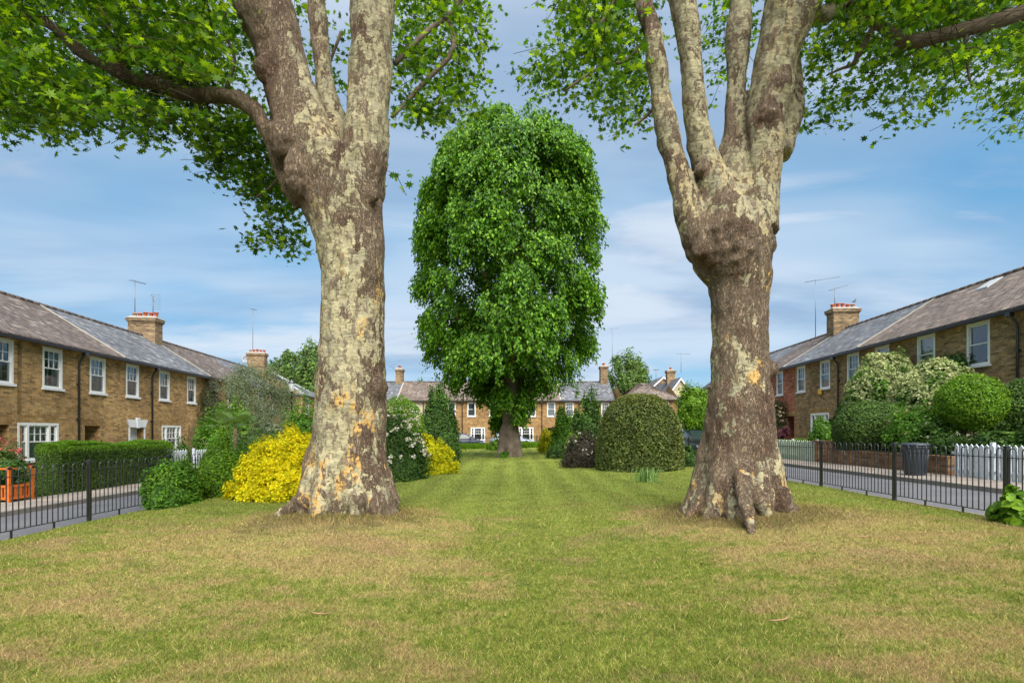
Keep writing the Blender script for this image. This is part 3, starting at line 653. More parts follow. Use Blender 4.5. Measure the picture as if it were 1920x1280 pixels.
def bush(name, loc, rad, n, size, mat, label, cat='bush', tpl='leaf', group=None, amp=0.12, freq=2.0, clumps=60, cr=0.3, jit=0.6, upb=0.3,
         lift=0.0, stem=False, flowers=None, depth=0.25, power=2.0, tips=None, z0=None, zmin=0.03, dome=None):
    seed = random.randint(1, 9999)
    if dome is None: dome = lift == 0 and z0 is None
    P, Nn = blob(rad, n, amp, freq, seed, clumps, cr * (0.75 if dome else 1), zmin, power, depth, dome)
    if clumps == 0 and n > 8000:     # stray shoots past the clipped outline
        P5, N5 = blob([r * 1.02 for r in rad], n // 40, amp * 1.5, freq * 2.0, seed + 1, 0, power=power, depth=0.05, dome=dome); P = np.concatenate([P, P5]); Nn = np.concatenate([Nn, N5])
    Nn = Nn / np.linalg.norm(Nn, axis=1, keepdims=True) + RNG.normal(size=P.shape) * jit + np.array([0, 0, upb])
    P[:, 2] += lift
    z = gz(loc[0], loc[1]) if z0 is None else z0
    t = tag(empty(name, (loc[0], loc[1], z)), label, cat, group)
    leafmesh('foliage', P, Nn, size * (0.7 + 0.6 * RNG.random(len(P))), tpl, mat, t)
    # the dense inner growth one sees between outer leaves
    P2, N2 = blob([r * 0.80 for r in rad], n // 4, amp, freq, seed, 0, power=power, depth=0.35, dome=dome); P2[:, 2] += lift + (0 if dome else rad[2] * 0.2)
    leafmesh('inner_foliage', P2, N2 + RNG.normal(size=P2.shape) * 0.3, size * 1.9, 'round', mat, t)
    m = MB()
    for k in range(5):
        a = k * 1.26 + 0.3; m.tube([(0.06 * math.cos(a), 0.06 * math.sin(a), -0.05), (rad[0] * 0.25 * math.cos(a), rad[1] * 0.25 * math.sin(a), lift + rad[2] * 0.6), (rad[0] * 0.5 * math.cos(a), rad[1] * 0.5 * math.sin(a), lift + rad[2] * 1.3)], [0.035, 0.025, 0.012], 6)
    m.build('stem', M['branch'], t)
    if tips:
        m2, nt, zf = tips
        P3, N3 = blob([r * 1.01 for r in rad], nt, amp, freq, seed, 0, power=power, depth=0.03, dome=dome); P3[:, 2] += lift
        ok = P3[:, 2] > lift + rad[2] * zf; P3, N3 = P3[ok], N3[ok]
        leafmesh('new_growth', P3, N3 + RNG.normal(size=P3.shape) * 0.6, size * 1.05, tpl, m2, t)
    if flowers:
        fm, nf, fs, fzmin = flowers
        P4, N4 = blob([r * 1.03 for r in rad], nf * 3, amp, freq, seed, 0, power=power, depth=0.04, dome=dome); P4[:, 2] += lift
        ok = (P4[:, 2] > lift + rad[2] * fzmin); P4, N4 = P4[ok][:nf], N4[ok][:nf]
        N4 = N4 / np.linalg.norm(N4, axis=1, keepdims=True)
        k = 7; PP = np.repeat(P4, k, 0) + RNG.normal(size=(len(P4) * k, 3)) * fs * 0.33; NN = np.repeat(N4, k, 0) + RNG.normal(size=PP.shape) * 0.5
        leafmesh('blossom', PP, NN, fs * 0.75, 'round', fm, t)
    return t

def tree_crown_tree(name, loc, label, crown_c, rad, n, size, mat, group=None, clumps=90, cr=0.22, trunk_r=0.25, amp=0.16):
    """background tree: tapered trunk, a few limbs, clumped crown"""
    z = gz(loc[0], loc[1]); t = tag(empty(name, (loc[0], loc[1], z)), label, 'tree', group)
    m = MB(); h = crown_c
    m.tube([(0, 0, -0.1), (0.05, 0, h * 0.4), (0, 0.05, h), (0.1, 0, h + rad[2] * 0.5)], [trunk_r * 1.4, trunk_r, trunk_r * 0.7, trunk_r * 0.2], 10)
    for k in range(7):
        a = k * 0.9; q = h * 0.75 + k * 0.1 * rad[2]
        m.tube([(0, 0, q - 0.4), (math.cos(a) * rad[0] * 0.4, math.sin(a) * rad[1] * 0.4, q + rad[2] * 0.25), (math.cos(a) * rad[0] * 0.8, math.sin(a) * rad[1] * 0.8, q + rad[2] * 0.5)], [trunk_r * 0.5, trunk_r * 0.3, trunk_r * 0.1], 6)
    m.build('trunk', M['branch'], t)
    P, Nn = blob(rad, n, amp, 2.4, random.randint(1, 999), clumps, cr, -99, 2.0, 0.5)
    P[:, 2] += h - rad[2]
    leafmesh('crown', P, Nn / np.linalg.norm(Nn, axis=1, keepdims=True) + RNG.normal(size=P.shape) * 0.6 + [0, 0, 0.3], size * (0.7 + 0.6 * RNG.random(len(P))), 'leaf', mat, t)
    return t
# ------------------------------------------------------------------ plane trees
def remesh(tubes, voxel, name, mat, parent, smooth=3, burls=(), amp=0.02, origin=(0, 0, 0)):
    m = MB()
    for pts, rad in tubes: m.tube(pts, rad, 20)
    for (c, r, sq) in burls:
        r = r * 0.86; prof = [(max(0.001, r * math.sin(a)), -r * sq * math.cos(a)) for a in np.linspace(0.05, math.pi - 0.05, 9)]
        m.lathe(prof, 14, c)
    me = bpy.data.meshes.new('tmp'); me.from_pydata(m.v, [], m.f); o = bpy.data.objects.new('tmp', me); COL.objects.link(o)
    md = o.modifiers.new('r', 'REMESH'); md.mode = 'VOXEL'; md.voxel_size = voxel; md.use_smooth_shade = True
    ms = o.modifiers.new('s', 'SMOOTH'); ms.iterations = smooth; ms.factor = 0.5
    dg = bpy.context.evaluated_depsgraph_get(); ev = o.evaluated_get(dg)
    me2 = bpy.data.meshes.new_from_object(ev); bpy.data.objects.remove(o)
    nv = len(me2.vertices); co = np.empty(nv * 3, np.float32); me2.vertices.foreach_get('co', co); co = co.reshape(-1, 3)
    nr = np.empty(nv * 3, np.float32); me2.vertex_normals.foreach_get('vector', nr); nr = nr.reshape(-1, 3)
    d = np.empty(nv); bur = np.zeros(nv)
    for (c, r, sq) in burls:
        dist = np.linalg.norm(co - np.array(c), axis=1); bur = np.maximum(bur, np.clip(1.5 - dist / (r * 1.15), 0, 1))
    for i in range(nv):
        x, y, z = co[i]
        a = mnoise.noise(Vector((x * 2.2, y * 2.2, z * 1.3)))
        b_ = mnoise.noise(Vector((x * 6.5, y * 6.5, z * 3.0)))
        c_ = mnoise.noise(Vector((x * 17, y * 17, z * 6)))
        hrz = mnoise.noise(Vector((x * 1.5, y * 1.5, z * 9)))
        lump = mnoise.noise(Vector((x * 9, y * 9, z * 9)))
        d[i] = a * 2.0 + b_ * 1.1 + c_ * 0.55 + hrz * 0.35 + lump * bur[i] * 2.2 + b_ * bur[i] * 1.2
    co2 = co + nr * (d * amp)[:, None]
    me2.vertices.foreach_set('co', (co2 - np.array(origin)).ravel().astype(np.float32))
    at_ = me2.attributes.new('burl', 'FLOAT', 'POINT'); at_.data.foreach_set('value', (bur * 0.16).astype(np.float32))
    me2.materials.clear(); me2.materials.append(mat)
    me2.polygons.foreach_set('use_smooth', np.ones(len(me2.polygons), bool)); me2.update()
    me2.name = name
    ob = bpy.data.objects.new(name, me2); COL.objects.link(ob); ob.parent = parent
    return ob

def pxtube(pts, Y0, depth=None):
    """(px, py, radius_px, dy) list -> 3D tube at distance Y0+dy"""
    P = []; Rr = []
    for q in pts:
        Y = Y0 + (q[3] if len(q) > 3 else 0); P.append(at(q[0], q[1], Y)); Rr.append(q[2] * Y / 1000.0 * (0.90 if q[2] > 12 else 1))
    # resample with Catmull-Rom for smooth outline
    out = []; ro = []
    for i in range(len(P) - 1):
        p0 = P[max(i - 1, 0)]; p1 = P[i]; p2 = P[i + 1]; p3 = P[min(i + 2, len(P) - 1)]
        for s in range(4):
            t = s / 4
            out.append(0.5 * ((2 * p1) + (p2 - p0) * t + (2 * p0 - 5 * p1 + 4 * p2 - p3) * t * t + (3 * p1 - p0 - 3 * p2 + p3) * t ** 3)); ro.append(Rr[i] * (1 - t) + Rr[i + 1] * t)
    out.append(P[-1]); ro.append(Rr[-1]); return out, ro

def roots(c, r, zt, n, seed, spread=1.55, extra=()):
    """buttress roots running down the lower trunk and out into the lawn"""
    rr = random.Random(seed); T_ = []
    for k in range(n):
        a = 2 * math.pi * k / n + rr.uniform(-0.15, 0.15); s = spread * rr.uniform(0.9, 1.12); h = zt * rr.uniform(0.75, 1.15)
        ca, sa = math.cos(a), math.sin(a)
        pts = []
        for (f, zz) in ((0.55, 1.0), (0.66, 0.66), (0.76, 0.38), (0.92, 0.16), (1.0 * s * 0.86, 0.03), (s, -0.06)):
            x, y = c[0] + ca * r * f, c[1] + sa * r * f
            pts.append(Vector((x, y, float(lawn_z(x, y)) + zz * h)))
        T_.append((pts, [r * 0.22, r * 0.27, r * 0.27, r * 0.24, r * 0.18, r * 0.09]))
    for (x1, y1, w) in extra:
        pts = []
        for f, zz in ((0.2, 0.9), (0.42, 0.5), (0.62, 0.22), (0.82, 0.07), (1.0, -0.03)):
            x = c[0] + (x1 - c[0]) * f; y = c[1] + (y1 - c[1]) * f; pts.append(Vector((x, y, float(lawn_z(x, y)) + zz)))
        T_.append((pts, [w * 1.3, w * 1.3, w * 1.15, w * 0.9, w * 0.4]))
    return T_

def spray_leaves(cen, m, leaf, spread=(0.42, 0.42, 0.16)):
    """cen (k,3) spray centres, m leaves each, drooping"""
    k = len(cen); a = RNG.random(k) * 6.283
    t = RNG.random((k, m)) * 2 - 1
    dirv = np.stack([np.cos(a), np.sin(a), np.zeros(k)], 1)
    P = cen[:, None, :] + dirv[:, None, :] * (t[..., None] * spread[0]) + RNG.normal(size=(k, m, 3)) * np.array([0.11, 0.11, 0.07])
    P[..., 2] -= spread[2] * t ** 2 + 0.05 * RNG.random((k, m))
    P = P.reshape(-1, 3)
    N = np.array([0, 0, 1.0]) + RNG.normal(size=P.shape) * 0.75
    return P, N, dirv

def in_poly(x, y, poly):
    inside = np.zeros(len(x), bool); n = len(poly); j = n - 1
    for i in range(n):
        xi, yi = poly[i]; xj, yj = poly[j]
        c = ((yi > y) != (yj > y)) & (x < (xj - xi) * (y - yi) / (yj - yi + 1e-9) + xi); inside ^= c; j = i
    return inside

def canopy(regions, parent, twig_mat, clear=(), name='crown'):
    """regions: (polygon as seen from the camera, depth range, number of sprays, leaves per spray, leaf size)"""
    PP = []; NN = []; SS = []; TW = []; o = np.array(parent.location)
    for (poly, y0, y1, ns, m, ls) in regions:
        xs = [p[0] for p in poly]; ys = [p[1] for p in poly]; cen = []
        while len(cen) < ns:
            x = RNG.uniform(min(xs), max(xs), ns * 3); y = RNG.uniform(min(ys), max(ys), ns * 3)
            ok = in_poly(x, y, poly); x = x[ok]; y = y[ok]
            Y = RNG.uniform(y0, y1, len(x))
            c = np.stack([(x - 960) * Y / 1000, Y, EYE + (808 - y) * Y / 1000], 1)
            cen.extend(c.tolist())
        cen = np.array(cen[:ns])
        # uneven density: drop sprays where a 3D noise is low
        keep = snoise(cen, 0.75, int(ns) % 97 + 3, 2) > -0.42; cen = cen[keep]
        P, N, dv = spray_leaves(cen, m, ls)
        PP.append(P); NN.append(N); SS.append(ls * (0.55 + 0.85 * RNG.random(len(P)) ** 1.3))
        TW.append((cen[::2], dv[::2]))
    P = np.concatenate(PP); N = np.concatenate(NN); S = np.concatenate(SS)
    for (line, rad_, ymax) in clear:    # leaves do not grow right under the bare limbs
        for (p0, p1) in zip(line[:-1], line[1:]):
            a_ = np.array(at(p0[0], p0[1], ymax)); b_ = np.array(at(p1[0], p1[1], ymax)); ab = b_ - a_
            pr = P.copy(); k_ = ymax / pr[:, 1]; pr[:, 0] *= k_; pr[:, 2] = EYE + (pr[:, 2] - EYE) * k_; pr[:, 1] = ymax
            tt = np.clip(((pr - a_) @ ab) / (ab @ ab), 0, 1); dist = np.linalg.norm(pr - a_ - tt[:, None] * ab, axis=1)
            kp = (dist > rad_) | (P[:, 1] > ymax) | (RNG.random(len(P)) < 0.12); P = P[kp]; N = N[kp]; S = S[kp]
    P = P - o
    ob = leafmesh(name, P, N, S, 'plane', M['plane_leaf'], parent)
    # twigs: thin three-sided prisms, in the same crown
    c = np.concatenate([q[0] for q in TW]) - o; d = np.concatenate([q[1] for q in TW]); w = np.stack([-d[:, 1], d[:, 0], 0 * d[:, 0]], 1) * 0.005; u = np.array([0, 0, 0.006])
    rings = [c - d * 0.45 + [0, 0, -0.12], c + [0, 0, 0.03], c + d * 0.45 + [0, 0, -0.12]]
    V = np.stack([r + k for r in rings for k in (w, -w, np.broadcast_to(u, w.shape))], 1)
    F = []
    for s_ in (0, 3):
        for k in range(3): j = (k + 1) % 3; F += [(s_ + k, s_ + j, s_ + 3 + j), (s_ + k, s_ + 3 + j, s_ + 3 + k)]
    F = np.array(F)[None] + (np.arange(len(c)) * 9)[:, None, None]
    tw = np_mesh('tw', V.reshape(-1, 3), F.reshape(-1, 3), twig_mat)
    # join both by hand: one mesh, two materials
    a, b_ = ob.data, tw.data
    def grab(me):
        v = np.empty(len(me.vertices) * 3, np.float32); me.vertices.foreach_get('co', v); l = np.empty(len(me.loops), np.int32); me.loops.foreach_get('vertex_index', l); return v.reshape(-1, 3), l.reshape(-1, 3)
    va, fa = grab(a); vb, fb = grab(b_)
    bpy.data.objects.remove(ob); bpy.data.objects.remove(tw); a.name = 'old'
    rn = np.concatenate([np.repeat(RNG.random(len(P)), len(fa) // len(P)), np.zeros(len(fb))])
    ob = np_mesh(name, np.concatenate([va, vb]), np.concatenate([fa, fb + len(va)]), [M['plane_leaf'], twig_mat], parent, None, {'rnd': rn})
    mi = np.zeros(len(fa) + len(fb), np.int32); mi[len(fa):] = 1; ob.data.polygons.foreach_set('material_index', mi); ob.data.update()

def fill_up(pts):  # close a lower boundary into a polygon reaching above the frame
    return [(pts[0][0], -230)] + pts + [(pts[-1][0], -230)]

def left_plane():
    Y = 8.5; cx, cy = at(652, 940, Y).x, Y + 0.05
    base = (cx, cy, float(lawn_z(cx, cy)))
    t = tag(empty('plane_tree', base), 'huge mottled plane tree left of the lawn, pale flaking bark and a deep fork', 'tree', 'plane trees on the lawn')
    tubes = [pxtube([(652, 1000, 84), (654, 905, 78), (655, 820, 74), (658, 700, 70), (660, 600, 63), (662, 500, 66), (652, 430, 74), (640, 370, 84), (630, 300, 88)], Y)]
    tubes.append(pxtube([(620, 360, 62), (580, 280, 62), (560, 220, 53), (540, 150, 49), (524, 95, 48), (500, 30, 58, -0.1), (460, -60, 54, -0.2), (400, -170, 48, -0.4), (330, -330, 40, -0.6)], Y))
    tubes.append(pxtube([(668, 360, 60), (684, 280, 50), (693, 200, 42), (695, 100, 42), (700, 0, 46), (706, -110, 43), (720, -330, 36)], Y))
    tubes.append(pxtube([(636, 320, 40, 0.2), (634, 240, 27, 0.35), (614, 180, 20, 0.5), (602, 100, 18, 0.6), (594, 0, 19, 0.7), (585, -200, 16, 0.9)], Y))
    tubes.append(pxtube([(570, 385, 24, 0.0), (541, 345, 18, -0.1), (516, 290, 15.5, -0.15), (494, 236, 15, -0.2), (466, 198, 16, -0.1), (420, 180, 15, 0.1), (350, 178, 15, 0.4), (290, 158, 16, 0.3), (230, 140, 14, 0.2), (214, 86, 9, 0.2), (190, 10, 8, 0.2), (170, -120, 6, 0.2)], Y))
    tubes.append(pxtube([(232, 142, 12, 0.2), (150, 96, 9, 0.1), (86, 42, 8, 0.0), (0, 20, 7, 0), (-120, -30, 6, 0)], Y))
    tubes += roots((cx, cy), 0.74, 1.0, 10, 4, 1.16, [(cx - 0.98, cy - 0.50, 0.11), (cx + 0.82, cy - 0.30, 0.10)])
    burls = [(tuple(at(497, 130, Y - 0.28)), 0.16, 1.4), (tuple(at(527, 262, Y - 0.40)), 0.22, 1.4), (tuple(at(698, 365, Y - 0.34)), 0.13, 1.2), (tuple(at(570, 330, Y - 0.35)), 0.34, 1.3),
             (tuple(at(608, 700, Y - 0.1)), 0.15, 1.6), (tuple(at(706, 730, Y - 0.15)), 0.16, 1.8), (tuple(at(700, 300, Y - 0.2)), 0.20, 2.0)]
    remesh(tubes, 0.032, 'trunk', M['bark_a'], t, 3, burls, 0.022, base)
    L1 = fill_up([(-60, 225), (0, 222), (60, 240), (125, 250), (200, 228), (260, 250), (330, 236), (380, 262), (440, 262), (500, 232)])
    reg = [(L1, 8.9, 12.5, 760, 19, 0.118),
           (fill_up([(-60, 225), (0, 222), (60, 240), (125, 250), (200, 228), (260, 250), (330, 236), (375, 250), (392, 150)]), 6.3, 9.5, 980, 19, 0.112),
           ([(-60, 60), (400, 60), (400, 200), (-60, 205)], 6.5, 10, 320, 19, 0.112),
           ([(380, 215), (500, 215), (530, 300), (548, 380), (556, 460), (500, 462), (468, 432), (505, 380), (450, 345), (380, 300)], 8.9, 10.2, 190, 17, 0.112),
           ([(540, -200), (660, -200), (655, 165), (600, 200), (560, 90)], 9.6, 12.5, 95, 17, 0.118),
           ([(735, -200), (900, -200), (905, 95), (888, 190), (848, 250), (800, 226), (736, 232)], 8.8, 13, 430, 17, 0.118),
           ([(736, 318), (748, 320), (746, 338), (736, 340)], 8.6, 8.8, 2, 7, 0.12)]
    canopy(reg, t, M['twig'], [([(541, 345), (494, 236), (466, 198), (420, 180), (350, 178), (290, 158), (230, 140)], 0.24, 8.8), ([(232, 142), (150, 96), (86, 42)], 0.14, 8.6)])
    b = MB()
    for q in ([(740, 120, 5, 0.5), (800, 60, 5, 0.8), (850, 20, 4, 1.0), (900, -60, 4, 1.2)], [(735, 220, 3, 0.4), (790, 160, 4, 0.8), (850, 90, 5, 1.0), (830, 10, 5, 1.2), (800, -90, 5, 1.3)], [(420, 180, 4, 0.4), (440, 110, 3, 0.3), (420, 60, 3, 0.3), (425, 10, 3, 0.3)],
              [(525, 330, 3, 0.3), (505, 352, 2.2, 0.4), (480, 370, 1.6, 0.4)], [(640, 60, 3, 1), (610, 150, 2.5, 1.1), (625, 190, 1.6, 1.2)]):
        P_, R_ = pxtube(q, Y); b = MB(); b.tube([p - Vector(base) for p in P_], R_, 7); b.build('branch', M['branch'], t)
left_plane()

def right_plane():
    Y = 8.2; cx, cy = at(1384, 940, Y).x, Y + 0.05
    base = (cx, cy, float(lawn_z(cx, cy)))
    t = tag(empty('plane_tree', base), 'brown barked plane tree right of the lawn, four pale limbs above a knobbly collar', 'tree', 'plane trees on the lawn')
    tubes = [pxtube([(1384, 1000, 76), (1383, 905, 73), (1386, 820, 71), (1389, 750, 66), (1387, 700, 58), (1387, 600, 54), (1387, 550, 56), (1384, 515, 64), (1372, 482, 80), (1368, 445, 84), (1378, 400, 72)], Y)]
    tubes.append(pxtube([(1330, 470, 48), (1300, 420, 33), (1284, 370, 28), (1268, 320, 25), (1254, 260, 23), (1246, 200, 21), (1233, 130, 20), (1222, 60, 20), (1206, 0, 20), (1180, -120, 18), (1140, -330, 15)], Y))
    tubes.append(pxtube([(1362, 400, 50), (1342, 345, 37), (1322, 295, 28), (1307, 240, 24), (1300, 190, 23), (1293, 110, 24), (1284, 20, 27), (1268, -90, 26), (1240, -330, 20)], Y))
    tubes.append(pxtube([(1385, 380, 44, 0.1), (1378, 310, 33, 0.2), (1376, 260, 24, 0.3), (1379, 190, 21.5, 0.3), (1386, 100, 23, 0.35), (1391, 0, 24, 0.4), (1400, -120, 22, 0.5), (1410, -330, 18, 0.6)], Y))
    tubes.append(pxtube([(1414, 430, 50), (1424, 370, 40), (1432, 300, 37), (1437, 230, 38), (1446, 170, 44, -0.05), (1456, 105, 42, -0.1), (1474, 50, 49, -0.15), (1492, -10, 56, -0.2), (1530, -110, 50, -0.4), (1590, -300, 40, -0.6)], Y))
    tubes.append(pxtube([(1460, 290, 28, 0.2), (1477, 225, 26, 0.3), (1486, 170, 24, 0.35), (1480, 110, 20, 0.5), (1478, 30, 18, 0.7), (1480, -150, 15, 0.9)], Y))
    tubes.append(pxtube([(1490, 20, 26, 0), (1545, 30, 17, 0.1), (1580, 0, 15, 0.2), (1640, -60, 13, 0.3)], Y))
    tubes += roots((cx, cy), 0.68, 1.05, 10, 11, 1.18, [(at(1413, 1005, 6.55).x, 6.55, 0.085), (cx + 0.78, cy - 0.4, 0.12), (cx - 0.88, cy - 0.3, 0.10)])
    burls = [(tuple(at(1345, 430, Y - 0.34)), 0.20, 0.8), (tuple(at(1325, 470, Y - 0.22)), 0.26, 0.7), (tuple(at(1385, 470, Y - 0.40)), 0.25, 0.7), (tuple(at(1440, 455, Y - 0.20)), 0.18, 1.0),
             (tuple(at(1314, 318, Y - 0.13)), 0.11, 1.0), (tuple(at(1440, 215, Y - 0.24)), 0.14, 1.5), (tuple(at(1462, 150, Y - 0.30)), 0.13, 1.6), (tuple(at(1495, 175, Y + 0.3)), 0.12, 1.5),
             (tuple(at(1443, 690, Y - 0.02)), 0.14, 1.3), (tuple(at(1366, 378, Y - 0.34)), 0.14, 0.7)]
    remesh(tubes, 0.032, 'trunk', M['bark_b'], t, 3, burls, 0.024, base)
    reg = [(fill_up([(1030, -60), (1034, 60), (990, 120), (975, 165), (1000, 186), (1045, 180), (1100, 184), (1125, 228), (1170, 246), (1215, 255), (1222, 60), (1230, -60)]), 8.4, 13, 420, 18, 0.112),
           ([(1045, -200), (1190, -200), (1190, 150), (1045, 110)], 6.8, 10, 190, 18, 0.112),
           ([(1225, -200), (1420, -200), (1420, 60), (1370, 140), (1345, 175), (1318, 110), (1310, -20), (1225, 70)], 9.5, 13, 120, 17, 0.118),
           (fill_up([(1490, 250), (1530, 225), (1550, 238), (1590, 198), (1650, 190), (1690, 225), (1720, 195), (1770, 200), (1810, 180), (1850, 205), (1885, 250), (1920, 225), (1975, 200)]), 7.6, 12.5, 800, 16, 0.118),
           ([(1560, -200), (1975, -200), (1975, 100), (1700, 120), (1560, 90)], 6.8, 11, 680, 19, 0.112)]
    canopy(reg, t, M['twig'], [([(1700, 78), (1760, 68), (1830, 50), (1900, 30), (1990, 5)], 0.22, 8.4), ([(1640, 50), (1605, 110)], 0.12, 8.5)])
    b = MB()
    for q in ([(1560, -20, 9, 0.3), (1640, 40, 8, 0.2), (1700, 78, 15, 0.0), (1760, 68, 13, 0), (1830, 50, 14, 0), (1900, 30, 15, 0), (1990, 5, 16, 0)], [(1645, 40, 5, 0.4), (1610, 100, 5, 0.4), (1600, 120, 4, 0.4), (1575, 130, 2.5, 0.4), (1550, 142, 1.6, 0.4)],
              [(1160, -20, 4, 0.2), (1120, 50, 3.5, 0.3), (1090, -10, 3.5, 0.3)], [(1222, 60, 5, 0.1), (1180, 110, 4, 0.2), (1120, 130, 3, 0.3), (1060, 170, 2, 0.4)], [(1245, 180, 4, 0.1), (1215, 215, 3, 0.2), (1190, 235, 1.8, 0.2)], [(1810, 60, 4, 0), (1815, 130, 2.5, 0), (1822, 162, 1.5, 0)]):
        P_, R_ = pxtube(q, Y); b = MB(); b.tube([p - Vector(base) for p in P_], R_, 8); b.build('branch', M['branch'], t)
right_plane()

def lime_tree():
    Y = 29.0; x0 = at(956, 0, Y).x; base = (x0, Y, float(lawn_z(x0, Y)))
    t = tag(empty('lime_tree', base), 'tall egg shaped lime tree in the middle of the lawn, in full leaf', 'tree')
    prof = [(215, 24), (222, 66), (235, 112), (260, 150), (300, 170), (350, 177), (400, 178), (470, 173), (540, 177), (600, 176), (640, 172), (670, 158), (692, 134), (710, 92), (732, 60), (765, 44), (800, 36)]
    zs = np.array([EYE + (808 - p[0]) * (Y - (0.75 * p[1] * Y / 1000 * (1 if p[0] < 420 else max(0, 1 - (p[0] - 420) / 120)))) / 1000 for p in prof]); rs = np.array([p[1] * Y / 1000 * 0.89 for p in prof])
    zz = zs[::-1]; rr = rs[::-1]
    def R_at(z): return np.interp(z, zz, rr)
    # leafy boughs: rounded lobes over the outline, each hung with drooping sprays
    nl = 175; z = []
    while len(z) < nl:
        q = RNG.uniform(zz[0], zz[-1])
        if RNG.random() < R_at(q) / 5.2 + 0.12: z.append(q)
    z = np.array(z); z = np.where(z > 17.2, z - 0.5, z); a = RNG.random(nl) * 6.283
    d = np.stack([np.cos(a), np.sin(a), (z - 9) / 5], 1)
    lr = (0.75 + 0.65 * RNG.random(nl)) * np.clip(R_at(z) / 3.0, 0.35, 1)
    r = np.maximum(R_at(z) * (1 + 0.05 * snoise(d, 2.6, 5, 3)) - lr * 0.62, 0)
    lc = np.stack([r * np.cos(a), r * np.sin(a), z - base[2]], 1)
    ns = 6200; li = RNG.integers(0, nl, ns); ld = rdir(ns); ld = ld + 0.5 * lc[li] / 5 * [1, 1, 0] + [0, 0, 0.25]; ld /= np.linalg.norm(ld, axis=1, keepdims=True)
    cen = lc[li] + ld * lr[li][:, None] * (0.75 + 0.35 * RNG.random((ns, 1)))
    cen[:, 2] = np.minimum(cen[:, 2], zz[-1] - base[2])
    a = np.arctan2(cen[:, 1], cen[:, 0]) + RNG.normal(size=ns) * 0.5
    k = 24; t_ = RNG.random((ns, k))
    out = np.stack([np.cos(a), np.sin(a), np.zeros(ns)], 1)
    P = cen[:, None, :] + out[:, None, :] * (t_[..., None] * 0.30 - 0.1) + RNG.normal(size=(ns, k, 3)) * np.array([0.10, 0.10, 0.07])
    P[..., 2] -= 0.72 * t_ ** 1.4 - 0.2
    P = P.reshape(-1, 3); O = np.repeat(out, k, 0)
    N = O * 0.85 + np.array([0, 0, 0.55]) + RNG.normal(size=P.shape) * 0.42
    up = O * 0.3 + np.array([0, 0, -1.0]) + RNG.normal(size=P.shape) * 0.35
    leafmesh('crown', P, N, 0.19 * (0.7 + 0.6 * RNG.random(len(P))), 'leaf', M['lime_leaf'], t, up=up)
    n2 = 26000; z = RNG.uniform(zz[3], zz[-4], n2); a = RNG.random(n2) * 6.283; r = R_at(z) * (0.25 + 0.42 * RNG.random(n2))
    P = np.stack([r * np.cos(a), r * np.sin(a), z - base[2]], 1)
    leafmesh('inner_foliage', P, np.stack([np.cos(a), np.sin(a), 0.5 + 0 * a], 1) + RNG.normal(size=P.shape) * 0.5, 0.20, 'leaf', M['lime_leaf'], t)
    tb = [([Vector(base) + Vector((0, 0, -0.1)), Vector(base) + Vector((0, 0, 0.6)), Vector(base) + Vector((0, 0, 1.6)), Vector(base) + Vector((0.05, 0, 4)), Vector(base) + Vector((0, 0, 9)), Vector(base) + Vector((0, 0, 15))], [0.56, 0.50, 0.46, 0.42, 0.30, 0.08])]
    for (dx, dy) in ((-0.32, -0.25), (0.30, -0.22), (0.0, -0.4), (0.3, 0.3), (-0.3, 0.3)):
        b0 = Vector(base)
        tb.append(([b0 + Vector((dx * 1.9, dy * 1.9, -0.1)), b0 + Vector((dx * 1.3, dy * 1.3, 0.45)), b0 + Vector((dx, dy, 1.2)), b0 + Vector((dx * 0.6, dy * 0.6, 2.4))], [0.14, 0.24, 0.24, 0.15]))
    for k in range(16):
        a = k * 2.4; zb = 3.0 + k * 0.62
        tb.append(([Vector(base) + Vector((0, 0, zb)), Vector(base) + Vector((math.cos(a) * 1.6, math.sin(a) * 1.6, zb + 0.9)), Vector(base) + Vector((math.cos(a) * 3.6, math.sin(a) * 3.6, zb + 2.6))], [0.2, 0.13, 0.06]))
    remesh(tb, 0.07, 'trunk', M['bark_c'], t, 2, (), 0.03, base)
lime_tree()
# ------------------------------------------------------------------ houses
def wall_holes(m, x0, x1, z0, z1, holes, y=0.0):
    xs = sorted({x0, x1} | {h[0] for h in holes} | {h[1] for h in holes}); zs = sorted({z0, z1} | {h[2] for h in holes} | {h[3] for h in holes})
    for a, b in zip(xs[:-1], xs[1:]):
        for c, d in zip(zs[:-1], zs[1:]):
            mx, mz = (a + b) / 2, (c + d) / 2
            if any(h[0] < mx < h[1] and h[2] < mz < h[3] for h in holes): continue
            m.quad((a, y, c), (b, y, c), (b, y, d), (a, y, d))
    for (a, b, c, d, dep) in holes:
        m.quad((a, y, c), (a, y + dep, c), (a, y + dep, d), (a, y, d)); m.quad((b, y, d), (b, y + dep, d), (b, y + dep, c), (b, y, c))
        m.quad((a, y, d), (a, y + dep, d), (b, y + dep, d), (b, y, d)); m.quad((a, y, c), (b, y, c), (b, y + dep, c), (a, y + dep, c))

